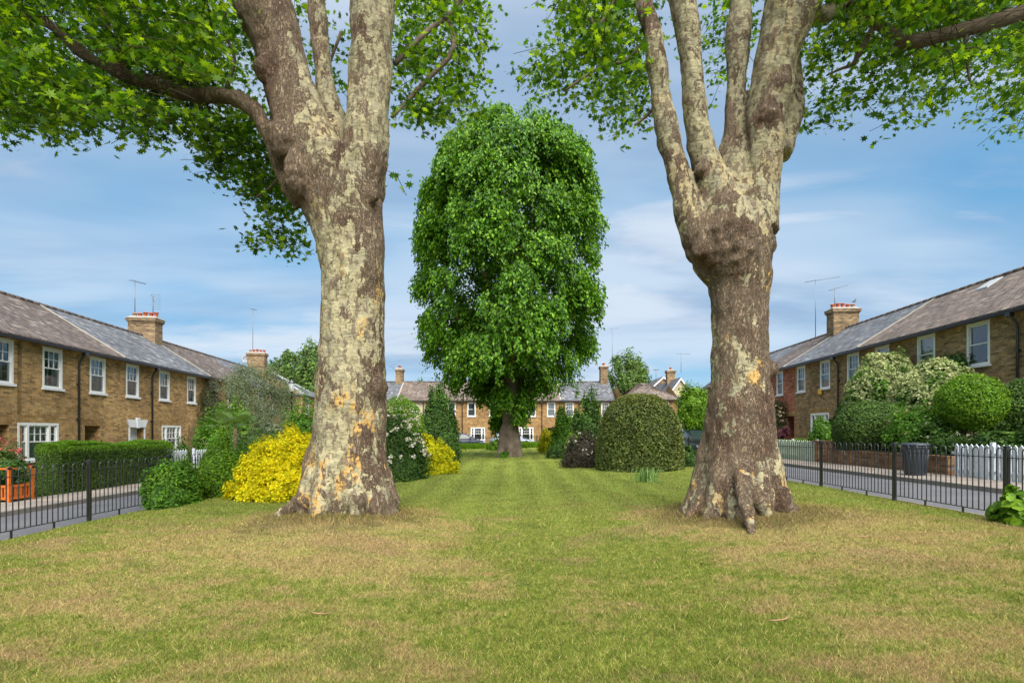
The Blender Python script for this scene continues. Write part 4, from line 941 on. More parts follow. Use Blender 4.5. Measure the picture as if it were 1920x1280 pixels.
def window(parent, xc, zb, w, h, cols=3, rows=4, style='sash', curtain=0, frame=None, y=0.0):
    fm = frame or M['white']; x0, x1, z0, z1 = xc - w / 2, xc + w / 2, zb, zb + h; f = 0.085
    m = MB(); yo = y - 0.012; yi = y + 0.10
    m.box(x0, x0 + f, yo, yi, z0, z1); m.box(x1 - f, x1, yo, yi, z0, z1)
    m.box(x0 + f, x1 - f, yo, yi, z1 - f * 1.15, z1); m.box(x0 + f, x1 - f, yo, yi, z0, z0 + f * 0.8)
    if style == 'tri':
        for q in (x0 + w * 0.235, x1 - w * 0.235): m.box(q - 0.05, q + 0.05, yo + 0.002, yi, z0 + f * 0.8, z1 - f * 1.15)
    win = m.build('window', fm, parent)
    s = MB(); s.box(x0 - 0.05, x1 + 0.05, y - 0.075, y + 0.02, z0 - 0.085, z0 - 0.002); s.build('sill', M['white_soft'] if fm is M['white'] else fm, win)
    g_ = MB(); ix0, ix1, iz0, iz1 = x0 + f, x1 - f, z0 + f * 0.8, z1 - f * 1.15
    zm = (iz0 + iz1) / 2; sf = 0.045; bw = 0.011
    def sash(a, b, c, d, yy, nc, nr):
        g_.box(a, a + sf, yy, yy + 0.04, c, d); g_.box(b - sf, b, yy, yy + 0.04, c, d)
        g_.box(a + sf, b - sf, yy, yy + 0.04, c, c + sf); g_.box(a + sf, b - sf, yy, yy + 0.04, d - sf, d)
        for i in range(1, nc):
            q = a + sf + (b - a - 2 * sf) * i / nc; g_.box(q - bw, q + bw, yy + 0.006, yy + 0.034, c + sf, d - sf)
        for i in range(1, nr):
            q = c + sf + (d - c - 2 * sf) * i / nr; g_.box(a + sf, b - sf, yy + 0.010, yy + 0.030, q - bw, q + bw)
    if style == 'sash':
        sash(ix0, ix1, zm - 0.02, iz1, y + 0.03, cols, rows // 2); sash(ix0 + 0.002, ix1 - 0.002, iz0, zm + 0.02, y + 0.075, cols, rows // 2)
    else:
        qa, qb = x0 + w * 0.235, x1 - w * 0.235
        for a, b, nc in ((ix0, qa - 0.05, 1), (qa + 0.05, qb - 0.05, cols), (qb + 0.05, ix1, 1)):
            sash(a, b, zm - 0.02, iz1, y + 0.03, nc, rows // 2); sash(a + 0.002, b - 0.002, iz0, zm + 0.02, y + 0.075, nc, rows // 2)
    g_.build('glazing_bars', fm, win)
    p = MB(); p.quad((ix0, y + 0.06, iz0), (ix1, y + 0.06, iz0), (ix1, y + 0.06, iz1), (ix0, y + 0.06, iz1)); p.build('pane', M['glass'], win)
    yb = y + 0.17
    if curtain:
        n = 24; lo = iz0 if curtain == 1 else (zm if curtain == 2 else iz0)
        def drape(a, b):
            c = MB()
            for i in range(n):
                xa = a + (b - a) * i / n; xb = a + (b - a) * (i + 1) / n
                c.quad((xa, yb + 0.02 * math.sin(i * 1.3), lo - 0.02), (xb, yb + 0.02 * math.sin((i + 1) * 1.3), lo - 0.02), (xb, yb + 0.02 * math.sin((i + 1) * 1.3), iz1 + 0.02), (xa, yb + 0.02 * math.sin(i * 1.3), iz1 + 0.02))
            c.build('curtain', M['net'], win)
        if curtain == 3: drape(ix0 - 0.02, ix0 + w * 0.24); drape(ix1 - w * 0.24, ix1 + 0.02)
        else: drape(ix0 - 0.02, ix1 + 0.02)
    return win

def flat_arch(m, xc, z, w, h=0.28, y=-0.006, splay=0.16):
    m.add([(xc - w / 2, y, z), (xc + w / 2, y, z), (xc + w / 2 + splay, y, z + h), (xc - w / 2 - splay, y, z + h),
           (xc - w / 2, 0.02, z), (xc + w / 2, 0.02, z), (xc + w / 2 + splay, 0.02, z + h), (xc - w / 2 - splay, 0.02, z + h)],
          [(0, 1, 2, 3), (1, 0, 4, 5), (2, 1, 5, 6), (3, 2, 6, 7), (0, 3, 7, 4)])

def chimney(parent, xc, yc, z0, z1, lx=0.8, ly=1.45, pots=5, brick=None, pm=None, name='chimney'):
    b = brick or M['brick_soot']; m = MB(); h = z1 - z0
    m.box(xc - lx / 2, xc + lx / 2, yc - ly / 2, yc + ly / 2, z0, z1 - 0.32)
    m.box(xc - lx / 2 - 0.04, xc + lx / 2 + 0.04, yc - ly / 2 - 0.04, yc + ly / 2 + 0.04, z1 - 0.32, z1 - 0.24)
    m.box(xc - lx / 2 - 0.09, xc + lx / 2 + 0.09, yc - ly / 2 - 0.09, yc + ly / 2 + 0.09, z1 - 0.24, z1 - 0.08)
    m.mi = 1; m.box(xc - lx / 2 - 0.11, xc + lx / 2 + 0.11, yc - ly / 2 - 0.11, yc + ly / 2 + 0.11, z1 - 0.08, z1 - 0.04)
    # sloped mortar bed
    a, bb = lx / 2 + 0.06, ly / 2 + 0.06
    m.add([(xc - a, yc - bb, z1 - 0.04), (xc + a, yc - bb, z1 - 0.04), (xc + a, yc + bb, z1 - 0.04), (xc - a, yc + bb, z1 - 0.04),
           (xc - a * .6, yc - bb * .85, z1 + 0.07), (xc + a * .6, yc - bb * .85, z1 + 0.07), (xc + a * .6, yc + bb * .85, z1 + 0.07), (xc - a * .6, yc + bb * .85, z1 + 0.07)],
          [(4, 5, 6, 7), (0, 1, 5, 4), (1, 2, 6, 5), (2, 3, 7, 6), (3, 0, 4, 7)])
    ch = m.build(name, [b, M['cement']], parent)
    rr = random.Random(int(xc * 10 + z1))
    for i in range(pots):
        y = yc - ly / 2 + ly * (i + 0.5) / pots; hh = rr.choice([0.24, 0.27, 0.30]); q = MB()
        q.lathe([(0.095, 0), (0.11, 0.02), (0.10, 0.05), (0.105, hh - 0.06), (0.135, hh - 0.05), (0.135, hh), (0.09, hh), (0.085, hh - 0.12)], 14, (xc, y, z1 + 0.05))
        q.build('chimney_pot', (pm or [M['terra'], M['terra'], M['terra'], M['terra'], M['terra_pale']])[i % 5], ch)
    return ch

ROOF_IN = 3.35; DEPTH = 6.7
def house(origin, theta, w, spec, label, group):
    """local x along the front, y into the house, z up; origin at the left end of the front (seen from outside)"""
    H = spec['eaves']; rise = spec.get('rise', 2.15); base = spec.get('base', -0.1)
    t = tag(empty('brick_house' if spec.get('kindname') is None else spec['kindname'], origin, theta), label, 'house', group)
    wins = spec.get('windows', []); doors = spec.get('doors', []); bm = spec.get('brick', M['brick'])
    holes = [(x - ww / 2, x + ww / 2, z, z + hh, 0.14) for (x, z, ww, hh, *_) in wins]
    for d in doors: holes.append((d[0] - d[2] / 2, d[0] + d[2] / 2, base, d[1], 0.75))
    m = MB(); wall_holes(m, 0.002, w - 0.002, base, H, holes)
    # side and back walls, gables
    for x in (0.002, w - 0.002):
        m.add([(x, 0, base), (x, DEPTH, base), (x, DEPTH, H), (x, DEPTH / 2, H + rise - 0.06), (x, 0, H)], [(0, 1, 2, 3, 4)])
    m.quad((0.002, DEPTH, base), (w - 0.002, DEPTH, base), (w - 0.002, DEPTH, H), (0.002, DEPTH, H))
    m.build('wall', bm, t)
    i = MB(); i.box(0.15, w - 0.15, 0.9, DEPTH - 0.2, base, H - 0.1); i.box(0.15, w - 0.15, 0.3, 0.9, 2.45, 2.6)
    i.build('interior', M['dark'], t)
    if wins or doors:
        n = 0
        for (x, z, ww, hh, *_) in wins:
            if z < 2: a = MB(); flat_arch(a, x, z + hh, ww + 0.05); a.build('brick_arch', spec.get('arch', M['brick_arch']), t)
        for d in doors:
            if not d[4] == 'white': a = MB(); flat_arch(a, d[0], d[1], d[2] + 0.05); a.build('brick_arch', spec.get('arch', M['brick_arch']), t)
    for (x, z, ww, hh, cols, rows, st, cu, *fr) in wins: window(t, x, z, ww, hh, cols, rows, st, cu, fr[0] if fr else None)
    for (x, top, ww, mat, st) in doors:
        dm = MB(); dm.box(x - ww / 2 + 0.003, x + ww / 2 - 0.003, 0.70, 0.745, base + 0.02, top - 0.003)
        for pz in (0.25, 0.85, 1.4):
            for sx in (-1, 1): dm.box(x + sx * ww * 0.22 - 0.13, x + sx * ww * 0.22 + 0.13, 0.685, 0.70, base + pz, base + pz + 0.42)
        door = dm.build('door', mat, t)
        kb = MB(); kb.lathe([(0.01, 0), (0.03, 0.01), (0.03, 0.03), (0.01, 0.045)], 10, (x + ww * 0.36, 0.64, base + 1.05), 'y'); kb.build('door_knob', M['rim'], door)
        if st == 'white':
            q = MB(); q.box(x - ww / 2 - 0.10, x - ww / 2 + 0.0, -0.02, 0.68, base, top); q.box(x + ww / 2 - 0.0, x + ww / 2 + 0.10, -0.02, 0.68, base, top)
            q.box(x - ww / 2, x + ww / 2, 0.01, 0.68, top - 0.02, top + 0.02)
            flat_arch(q, x, top, ww + 0.14, 0.36, -0.05, 0.20)
            q.add([(x - 0.09, -0.09, top - 0.03), (x + 0.09, -0.09, top - 0.03), (x + 0.12, -0.09, top + 0.46), (x - 0.12, -0.09, top + 0.46), (x - 0.09, 0, top - 0.03), (x + 0.09, 0, top - 0.03), (x + 0.12, 0, top + 0.46), (x - 0.12, 0, top + 0.46)],
                  [(0, 1, 2, 3), (1, 0, 4, 5), (2, 1, 5, 6), (3, 2, 6, 7), (0, 3, 7, 4)])
            q.box(x - ww / 2 + 0.004, x + ww / 2 - 0.004, 0.30, 0.34, base + 0.02, top - 0.025)
            q.build('door_surround', M['white_soft'], t)
    # roof slopes with real thickness
    ov = 0.26; th = 0.07; sl = rise / ROOF_IN
    def slope(m, a, b, hipL=False, hipR=False):
        for sgn in (1, -1):
            def P(x, d, dz): return (x, d if sgn == 1 else DEPTH - d, H + sl * d + dz)
            aa, bb = a, b
            r0 = a + (ROOF_IN if hipL else 0); r1 = b - (ROOF_IN if hipR else 0)
            e0 = a - (ov if hipL else 0); e1 = b + (ov if hipR else 0)
            m.add([P(e0, -ov, 0.02), P(e1, -ov, 0.02), P(r1, ROOF_IN, 0.02), P(r0, ROOF_IN, 0.02), P(e0, -ov, 0.02 + th), P(e1, -ov, 0.02 + th), P(r1, ROOF_IN, 0.02 + th), P(r0, ROOF_IN, 0.02 + th)],
                  [(3, 2, 1, 0), (4, 5, 6, 7), (0, 1, 5, 4), (1, 2, 6, 5), (3, 0, 4, 7)])
        for hip, xe, s in ((hipL, a, -1), (hipR, b, 1)):
            if hip:
                x_e = xe + s * ov; x_r = xe - s * ROOF_IN
                m.add([(x_e, -ov, H - sl * ov + 0.02 + th), (x_e, DEPTH + ov, H - sl * ov + 0.02 + th), (x_r, DEPTH / 2, H + rise + 0.02 + th),
                       (x_e, -ov, H - sl * ov + 0.02), (x_e, DEPTH + ov, H - sl * ov + 0.02)], [(0, 1, 2), (0, 3, 4, 1)])
    rfs = []
    for (a, b, mt, *hp) in spec['roofs']:
        m = MB(); slope(m, a, b, 'L' in hp, 'R' in hp)
        rf = m.build('roof', mt, t); rfs.append(rf)
    hipL = any('L' in r for r in spec['roofs']); hipR = any('R' in r for r in spec['roofs'])
    m = MB(); ra = ROOF_IN if hipL else 0; rb = w - (ROOF_IN if hipR else 0)
    x = ra
    while x < rb - 0.02:
        x2 = min(x + 0.44, rb); zc = H + rise + 0.085
        m.tube([(x + 0.004, DEPTH / 2, zc), (x2 - 0.004, DEPTH / 2, zc)], 0.095, 10); x += 0.45
    for hip, xe, s in ((hipL, 0, 1), (hipR, w, -1)):
        if hip:
            for yy in (-ov, DEPTH + ov):
                m.tube([(xe - s * ov, yy, H - sl * ov + 0.09), (xe + s * ROOF_IN, DEPTH / 2, H + rise + 0.09)], 0.06, 8)
    m.build('ridge_tiles', spec.get('ridge', M['tile']), rfs[0])
    fl = MB()
    for xx in spec.get('seams', []):
        fl.add([(xx - 0.07, -ov, H - sl * ov + 0.1), (xx + 0.07, -ov, H - sl * ov + 0.1), (xx + 0.07, ROOF_IN, H + rise + 0.1), (xx - 0.07, ROOF_IN, H + rise + 0.1),
                (xx - 0.07, -ov, H - sl * ov + 0.14), (xx + 0.07, -ov, H - sl * ov + 0.14), (xx + 0.07, ROOF_IN, H + rise + 0.13), (xx - 0.07, ROOF_IN, H + rise + 0.13)],
               [(4, 5, 6, 7), (0, 1, 5, 4), (1, 2, 6, 5), (3, 0, 4, 7)])
    if spec.get('seams'): fl.build('flashing', M['cement'], rfs[0])
    # gutter and soffit
    gm = MB(); zg = H - sl * ov - 0.0
    gm.box(0, w, -ov - 0.11, -ov + 0.01, zg - 0.09, zg + 0.015); gm.build('gutter', M['gutter'], t)
    sf = MB(); sf.box(0.0, w, -ov + 0.01, -0.002, H - 0.19, H - 0.165); sf.box(0, w, -0.03, -0.0, H - 0.165, H - 0.02); sf.build('soffit', M['white_soft'], t)
    for xx in spec.get('pipes', []):
        p = MB(); p.tube([(xx, -ov - 0.05, zg - 0.08), (xx, -ov - 0.03, zg - 0.16), (xx, -0.10, zg - 0.42), (xx, -0.07, zg - 0.6), (xx, -0.07, base + 0.05)], 0.042, 10)
        for z in (0.8, 2.2, 3.6): p.box(xx - 0.07, xx + 0.07, -0.125, 0.0, z, z + 0.06)
        p.box(xx - 0.09, xx + 0.09, -ov - 0.13, -ov + 0.03, zg - 0.2, zg - 0.07)
        p.build('downpipe', M['black'], t)
    for (xc, z1, lx, ly, pots) in spec.get('chimneys', []): chimney(rfs[0], xc, DEPTH / 2, H + rise - 0.75, z1, lx, ly, pots)
    for (xx, d) in spec.get('skylights', []):
        s = MB(); z = H + sl * d
        s.add([(xx - 0.3, d, z + 0.10), (xx + 0.3, d, z + 0.10), (xx + 0.3, d + 0.6, z + sl * 0.6 + 0.12), (xx - 0.3, d + 0.6, z + sl * 0.6 + 0.12), (xx - 0.3, d, z + 0.17), (xx + 0.3, d, z + 0.17), (xx + 0.3, d + 0.6, z + sl * 0.6 + 0.17), (xx - 0.3, d + 0.6, z + sl * 0.6 + 0.17)],
              [(4, 5, 6, 7), (0, 1, 5, 4), (1, 2, 6, 5), (2, 3, 7, 6), (3, 0, 4, 7)])
        s.build('roof_window', M['lead'], rfs[0])
    return t

# left terrace: front line X = -15.23 - 0.1 Y
LA = math.atan2(1, -0.1); LS = math.hypot(1, 0.1)
def left_house(y0, y1, wins, doors, roofs, label, **kw):
    O = (-15.23 - 0.1 * y0, y0, 0.0); f = lambda y: (y - y0) * LS
    sp = dict(eaves=5.12, rise=2.15, windows=[(f(y), z, w, h, c, r, s, cu) for (y, z, w, h, c, r, s, cu) in wins], doors=[(f(d[0]), *d[1:]) for d in doors],
              roofs=[(f(a), f(b), m_, *rest) for (a, b, m_, *rest) in roofs], seams=[f(s) for s in kw.get('seams', [])], pipes=[f(s) for s in kw.get('pipes', [])],
              chimneys=[(f(c[0]), *c[1:]) for c in kw.get('chimneys', [])], brick=kw.get('brick', M['brick']), skylights=[(f(s[0]), s[1]) for s in kw.get('skylights', [])])
    return house(O, LA, f(y1), sp, label, 'houses of the left terrace')
UZ, UH = 3.36, 1.50
up = lambda y, cu=1, c=3, r=4: (y, UZ, 0.98, UH, c, r, 'sash', cu)
gw = lambda y, w=1.9, cu=1: (y, 0.72, w, 1.33, 3, 4, 'tri', cu)
left_house(13.2, 18.6, [up(15.0), up(17.75, 0), gw(14.6)], [(17.6, 1.97, 0.95, M['door_dark'], 'brick')], [(13.2, 18.6, M['tile'])], 'nearest house of the left terrace, cut by the photo edge, brown roof', pipes=[16.2])
left_house(18.6, 24.0, [up(20.0, 3), up(22.5, 1), gw(19.35)], [(22.2, 1.97, 0.95, M['door_dark'], 'brick')], [(18.6, 24.0, M['tile'])], 'yellow brick house with wide white ground window and dark open porch behind the long hedge', pipes=[21.3], seams=[23.95])
left_house(24.0, 29.4, [up(24.9, 1), up(27.6, 1), gw(28.3, 1.9, 3)], [(25.25, 1.93, 1.1, M['white_soft'], 'white')], [(24.0, 29.4, M['slate'])], 'brick house with white painted door surround and keystone under a grey slate roof', pipes=[26.4])
left_house(29.4, 34.6, [up(30.4, 1), (33.1, UZ, 0.98, UH, 1, 2, 'sash', 0), gw(33.4, 1.5, 0)], [(31.65, 1.97, 0.95, M['door_dark'], 'brick')], [(29.4, 32.3, M['slate']), (32.3, 34.6, M['tile'])],
           'brick house below the big left chimney stack, its roof half slate and half brown', seams=[32.3], chimneys=[(32.0, 8.45, 0.8, 1.5, 5)])
left_house(34.6, 39.8, [(35.7, UZ, 0.98, UH, 1, 2, 'sash', 2), (38.2, UZ, 0.98, UH, 1, 2, 'sash', 0), gw(36.0)], [(38.4, 1.97, 0.95, M['door_dark'], 'brick')], [(34.6, 39.8, M['tile'])], 'shaded brick house half hidden by the grey green olive tree', pipes=[37.0])
left_house(39.8, 44.6, [(41.0, UZ, 0.98, UH, 1, 2, 'sash', 0), (43.3, UZ, 0.98, UH, 1, 2, 'sash', 0)], [(42.0, 1.97, 0.95, M['door_dark'], 'brick')], [(39.8, 44.6, M['slate'])], 'slate roofed far house of the left terrace between the olive tree crown and the dish')
left_house(44.6, 51.8, [(46.0, UZ, 0.98, UH, 1, 2, 'sash', 0)], [], [(44.6, 51.8, M['slate'])], 'farthest house of the left terrace carrying the small chimney with a grey dish', chimneys=[(49.6, 8.95, 0.8, 1.5, 5)])
# projecting hipped end house
house((-18.3, 46.5, 0), LA, 6.2, dict(eaves=5.0, rise=2.0, roofs=[(0, 6.2, M['slate'], 'L', 'R')], windows=[(1.6, 3.3, 0.95, 1.5, 1, 2, 'sash', 0), (4.4, 3.3, 0.95, 1.5, 1, 2, 'sash', 0)], ridge=M['lead']), 'hip roofed brick end house behind the lantern of the street lamp', None)

# right terrace: front line X = 15.33 + 0.05 Y, local x runs towards the camera
RA = math.atan2(-1, -0.05); RS = math.hypot(1, 0.05)
def right_house(y0, y1, wins, doors, roofs, label, **kw):   # y0 < y1, local x = (y1 - y)
    O = (15.33 + 0.05 * y1, y1, 0.69); f = lambda y: (y1 - y) * RS
    sp = dict(eaves=5.08, rise=2.15, base=-0.25, windows=[(f(y), z, w, h, c, r, s, cu, *fr) for (y, z, w, h, c, r, s, cu, *fr) in wins], doors=[(f(d[0]), *d[1:]) for d in doors],
              roofs=[(f(b), f(a), m_, *rest) for (a, b, m_, *rest) in roofs], seams=[f(s) for s in kw.get('seams', [])], pipes=[f(s) for s in kw.get('pipes', [])],
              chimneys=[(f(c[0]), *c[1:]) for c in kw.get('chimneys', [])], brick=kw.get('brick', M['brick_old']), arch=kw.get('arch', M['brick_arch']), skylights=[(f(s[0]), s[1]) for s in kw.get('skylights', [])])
    return house(O, RA, f(y0), sp, label, 'houses of the right terrace')
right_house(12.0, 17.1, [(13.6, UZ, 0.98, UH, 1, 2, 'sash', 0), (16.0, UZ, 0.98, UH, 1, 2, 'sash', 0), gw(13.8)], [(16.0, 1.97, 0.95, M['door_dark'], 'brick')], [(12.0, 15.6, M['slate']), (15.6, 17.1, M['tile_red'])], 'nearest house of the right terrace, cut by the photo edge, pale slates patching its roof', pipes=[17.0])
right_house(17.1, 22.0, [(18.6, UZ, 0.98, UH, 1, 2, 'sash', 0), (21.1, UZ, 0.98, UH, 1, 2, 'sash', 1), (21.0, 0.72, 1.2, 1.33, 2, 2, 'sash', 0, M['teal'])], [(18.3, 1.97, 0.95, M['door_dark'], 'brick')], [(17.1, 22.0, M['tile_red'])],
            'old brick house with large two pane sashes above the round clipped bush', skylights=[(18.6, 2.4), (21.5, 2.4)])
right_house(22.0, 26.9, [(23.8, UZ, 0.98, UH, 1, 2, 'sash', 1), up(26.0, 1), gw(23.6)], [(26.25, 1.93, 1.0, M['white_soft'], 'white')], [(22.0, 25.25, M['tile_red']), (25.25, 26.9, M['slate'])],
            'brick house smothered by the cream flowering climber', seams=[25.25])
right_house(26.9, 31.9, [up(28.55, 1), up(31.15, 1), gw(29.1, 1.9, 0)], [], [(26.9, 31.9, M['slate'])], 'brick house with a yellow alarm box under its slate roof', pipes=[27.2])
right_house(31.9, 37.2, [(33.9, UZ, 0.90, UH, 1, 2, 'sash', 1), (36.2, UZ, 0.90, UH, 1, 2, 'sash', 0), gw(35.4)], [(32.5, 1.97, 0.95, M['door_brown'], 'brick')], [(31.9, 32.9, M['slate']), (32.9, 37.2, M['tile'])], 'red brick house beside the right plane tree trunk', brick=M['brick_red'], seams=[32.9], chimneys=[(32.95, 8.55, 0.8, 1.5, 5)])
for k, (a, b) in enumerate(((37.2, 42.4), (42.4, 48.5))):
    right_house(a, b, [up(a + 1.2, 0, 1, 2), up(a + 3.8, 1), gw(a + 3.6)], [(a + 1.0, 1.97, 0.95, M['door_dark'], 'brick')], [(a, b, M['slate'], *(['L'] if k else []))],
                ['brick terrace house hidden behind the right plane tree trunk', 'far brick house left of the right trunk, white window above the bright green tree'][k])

# far terrace at Y = 56
FX = lambda px: (px - 960) * 0.056
def far_house(p0, p1, wins, doors, roofs, label, **kw):
    O = (FX(p0), 56.0, 0.1); f = lambda p: (p - p0) * 0.056
    sp = dict(eaves=4.98, rise=2.05, windows=[(f(x), z, w, h, c, r, s, cu) for (x, z, w, h, c, r, s, cu) in wins], doors=[(f(d[0]), *d[1:]) for d in doors],
              roofs=[(f(a), f(b), m_, *rest) for (a, b, m_, *rest) in roofs], seams=[f(s) for s in kw.get('seams', [])], pipes=[f(s) for s in kw.get('pipes', [])],
              chimneys=[(f(c[0]), *c[1:]) for c in kw.get('chimneys', [])], brick=kw.get('brick', M['brick_far']), base=-0.1, ridge=kw.get('ridge', M['tile']))
    return house(O, 0, f(p1), sp, label, 'houses of the far terrace')
fw = lambda x, c=1, cu=0: (x, 3.22, 0.86, 1.46, c, 2 if c == 1 else 4, 'sash', cu)
far_house(611, 704, [fw(640), fw(680), gw(640, 1.5)], [(680, 2.0, 0.9, M['door_dark'], 'brick')], [(611, 704, M['slate'])], 'far terrace house hidden behind the left plane tree trunk')
far_house(704, 798, [(746, 3.7, 0.6, 0.7, 2, 2, 'sash', 0), (779, 3.7, 0.6, 0.7, 2, 2, 'sash', 0), gw(740, 1.5)], [(780, 2.0, 0.9, M['door_dark'], 'brick')], [(704, 745, M['slate']), (745, 798, M['tile_red'])], 'cream rendered far house left of the lime tree, tall chimney at its side', brick=M['render'], seams=[745], pipes=[794], chimneys=[(737, 8.55, 0.75, 0.9, 2)])
far_house(798, 866, [fw(847), gw(835, 1.5)], [(814, 2.0, 0.9, M['door_dark'], 'brick')], [(798, 866, M['tile_red'])], 'narrow far brick house behind the cone shaped shrub')
far_house(866, 957, [fw(884), fw(925), gw(896, 1.5, 3)], [(935, 2.0, 0.9, M['door_dark'], 'brick')], [(866, 957, M['tile_red'])], 'far brick house behind the navy car, left of the lime tree trunk', pipes=[866.8])
far_house(957, 1050, [fw(997, 1, 1), fw(1033.5, 1, 1), gw(986, 1.6, 0)], [(1030, 2.0, 0.75, M['door_dark'], 'brick')], [(957, 1050, M['tile_red'])], 'far brick house behind the silver car, right of the lime tree trunk', pipes=[1016])
far_house(1050, 1153, [fw(1068, 3, 1), fw(1101.5, 3, 1), fw(1135, 3, 1), gw(1080, 1.5)], [(1120, 2.0, 0.9, M['door_dark'], 'brick')], [(1050, 1153, M['slate'])], 'slate roofed far brick house with three small paned sashes and a tall chimney', pipes=[1086], seams=[1050.5], chimneys=[(1142, 8.85, 0.8, 0.95, 3)])
h_ = house((FX(1158), 53.4, 0.1), 0, 5.6, dict(eaves=4.9, rise=1.75, roofs=[(0, 5.6, M['tile_red'], 'L', 'R')], brick=M['brick_far'], windows=[(2.0, 3.2, 0.86, 1.4, 3, 4, 'sash', 1), (4.2, 3.2, 0.86, 1.4, 3, 4, 'sash', 1)]), 'hip roofed brick house behind the big clipped dome', None)
# cream gabled house and slate roofs beyond, right of the far terrace
def gable_house(loc, w, d, H, rise, wall, roof, label, rz=0.0, ch=True):
    t = tag(empty('gabled_house', loc, rz), label, 'house')
    m = MB()
    m.add([(0, 0, 0), (w, 0, 0), (w, 0, H), (w / 2, 0, H + rise), (0, 0, H), (0, d, 0), (w, d, 0), (w, d, H), (w / 2, d, H + rise), (0, d, H)],
          [(0, 1, 2, 3, 4), (9, 8, 7, 6, 5), (0, 4, 9, 5), (1, 6, 7, 2)]); m.build('wall', wall, t)
    r = MB(); o = 0.3
    for s in (0, 1):
        x0, x1 = (-o, w / 2) if s == 0 else (w + o, w / 2); z0 = H - o * rise / (w / 2)
        r.add([(x0, -0.2, z0 + 0.03), (x1, -0.2, H + rise + 0.03), (x1, d, H + rise + 0.03), (x0, d, z0 + 0.03), (x0, -0.2, z0 + 0.15), (x1, -0.2, H + rise + 0.15), (x1, d, H + rise + 0.15), (x0, d, z0 + 0.15)],
              [(0, 1, 2, 3), (4, 5, 6, 7), (0, 1, 5, 4), (3, 2, 6, 7), (0, 3, 7, 4)])
    rf = r.build('roof', roof, t)
    b = MB()
    for s in (0, 1):
        x0, x1 = (-o, w / 2) if s == 0 else (w + o, w / 2); z0 = H - o * rise / (w / 2)
        b.add([(x0, -0.24, z0 - 0.14), (x1, -0.24, H + rise - 0.14), (x1, -0.24, H + rise + 0.10), (x0, -0.24, z0 + 0.10), (x0, -0.205, z0 - 0.14), (x1, -0.205, H + rise - 0.14), (x1, -0.205, H + rise + 0.10), (x0, -0.205, z0 + 0.10)], [(0, 1, 2, 3), (4, 5, 6, 7), (0, 1, 5, 4), (3, 2, 6, 7)])
    b.build('bargeboard', M['white_soft'], t)
    if ch: chimney(rf, w * 0.5, d * 0.4, H + rise - 0.6, H + rise + 1.3, 0.9, 0.7, 1)
    w_ = window(t, w * 0.5, H - 2.0, 0.9, 1.3, 1, 2, 'sash', 0, y=-0.11)
    return t
gable_house((16.9, 57.5, 0.4), 2.5, 9, 5.3, 1.7, M['render'], M['slate'], 'cream gabled house between the dome topiary and the right trunk')
gable_house((18.5, 74.0, 0.4), 5.0, 10, 6.6, 2.2, M['brick_far'], M['slate'], 'distant slate roofed gable house beyond the far terrace', ch=False)
gable_house((24.5, 64.0, 0.4), 6.0, 8, 6.2, 2.2, M['brick_far'], M['slate'], 'distant slate roofed house right behind the cream gable', ch=True)

# ------------------------------------------------------------------ roof-top things
def aerial(loc, h, label, ang=0.0, n=9, L=1.0, el=0.32, tilt=0.0, group='television aerials'):
    t = tag(empty('tv_aerial', loc), label, 'aerial', group)
    m = MB(); m.tube([(0, 0, 0), (0, 0, h)], 0.024, 6); m.build('mast', M['metal'], t)
    b = MB(); ca, sa = math.cos(ang), math.sin(ang)
    p = lambda s: (ca * s, sa * s, h - 0.06 + tilt * s)
    b.tube([p(-L * 0.3), p(L * 0.7)], 0.014, 5)
    for i in range(n):
        s = -L * 0.3 + L * i / (n - 1); q = p(s); e = el * (0.55 + 0.45 * (1 - i / n)) / 2
        b.tube([(q[0] - sa * e, q[1] + ca * e, q[2]), (q[0] + sa * e, q[1] - ca * e, q[2])], 0.007, 4)
    b.build('boom', M['metal'], t); return t
Lp = lambda y, d=3.35: Vector((-15.23 - 0.1 * y - d, y + 0.1 * d, 0))
Rp = lambda y, d=3.35: Vector((15.33 + 0.05 * y + d, y, 0))
c1 = Lp(31.2); aerial((at(253, 0, 32.2).x, 32.2, 8.45), 2.4, 'tall aerial with a long mast on the left chimney, left of its neighbour', 1.2, 10, 0.9, 0.5)
def comb(loc, h, label):
    t = tag(empty('tv_aerial', loc), label, 'aerial', 'television aerials')
    m = MB(); m.tube([(0, 0, 0), (0, 0, h)], 0.024, 6); m.build('mast', M['metal'], t)
    b = MB(); b.tube([(-0.12, 0, h + 0.05), (0.05, 0, h - 0.35)], 0.02, 5)
    for i in range(7): b.tube([(-0.02, -0.1, h + 0.02 - i * 0.14), (0.40, 0.1, h + 0.02 - i * 0.14)], 0.008, 4)
    b.build('elements', M['metal'], t)
comb((at(287, 0, 32).x, 32, 8.45), 1.45, 'short comb shaped aerial on the left chimney beside the pots')
aerial((at(474, 0, 49.6).x, 49.6, 8.95), 4.2, 'slim tall aerial on the small left chimney by the dish', 1.3, 8, 0.7, 0.4)
aerial((at(737, 0, 58.8).x, 58.8, 8.6), 0.5, 'slanting stub aerial on the chimney beside the left trunk', 0.2, 5, 1.3, 0.2, 0.7)
aerial((at(1148, 0, 59.0).x, 59.0, 8.5), 4.6, 'very tall thin mast on the right far chimney', 0.2, 6, 1.0, 0.2, 0.2)
aerial((at(1277, 0, 60).x, 60, 8.3), 2.2, 'aerial above the cream gabled house', 0.1, 8, 1.5, 0.5)
aerial((at(1230, 0, 72).x, 72, 8.5), 1.6, 'small distant aerial above the slate roofs', 1.1, 7, 1.0, 1.0)
aerial((at(1529, 0, 34.0).x, 34.0, 7.7), 3.7, 'long boom aerial on a tall pole rising from the right roof', -0.25, 16, 2.0, 0.3, 0.10)
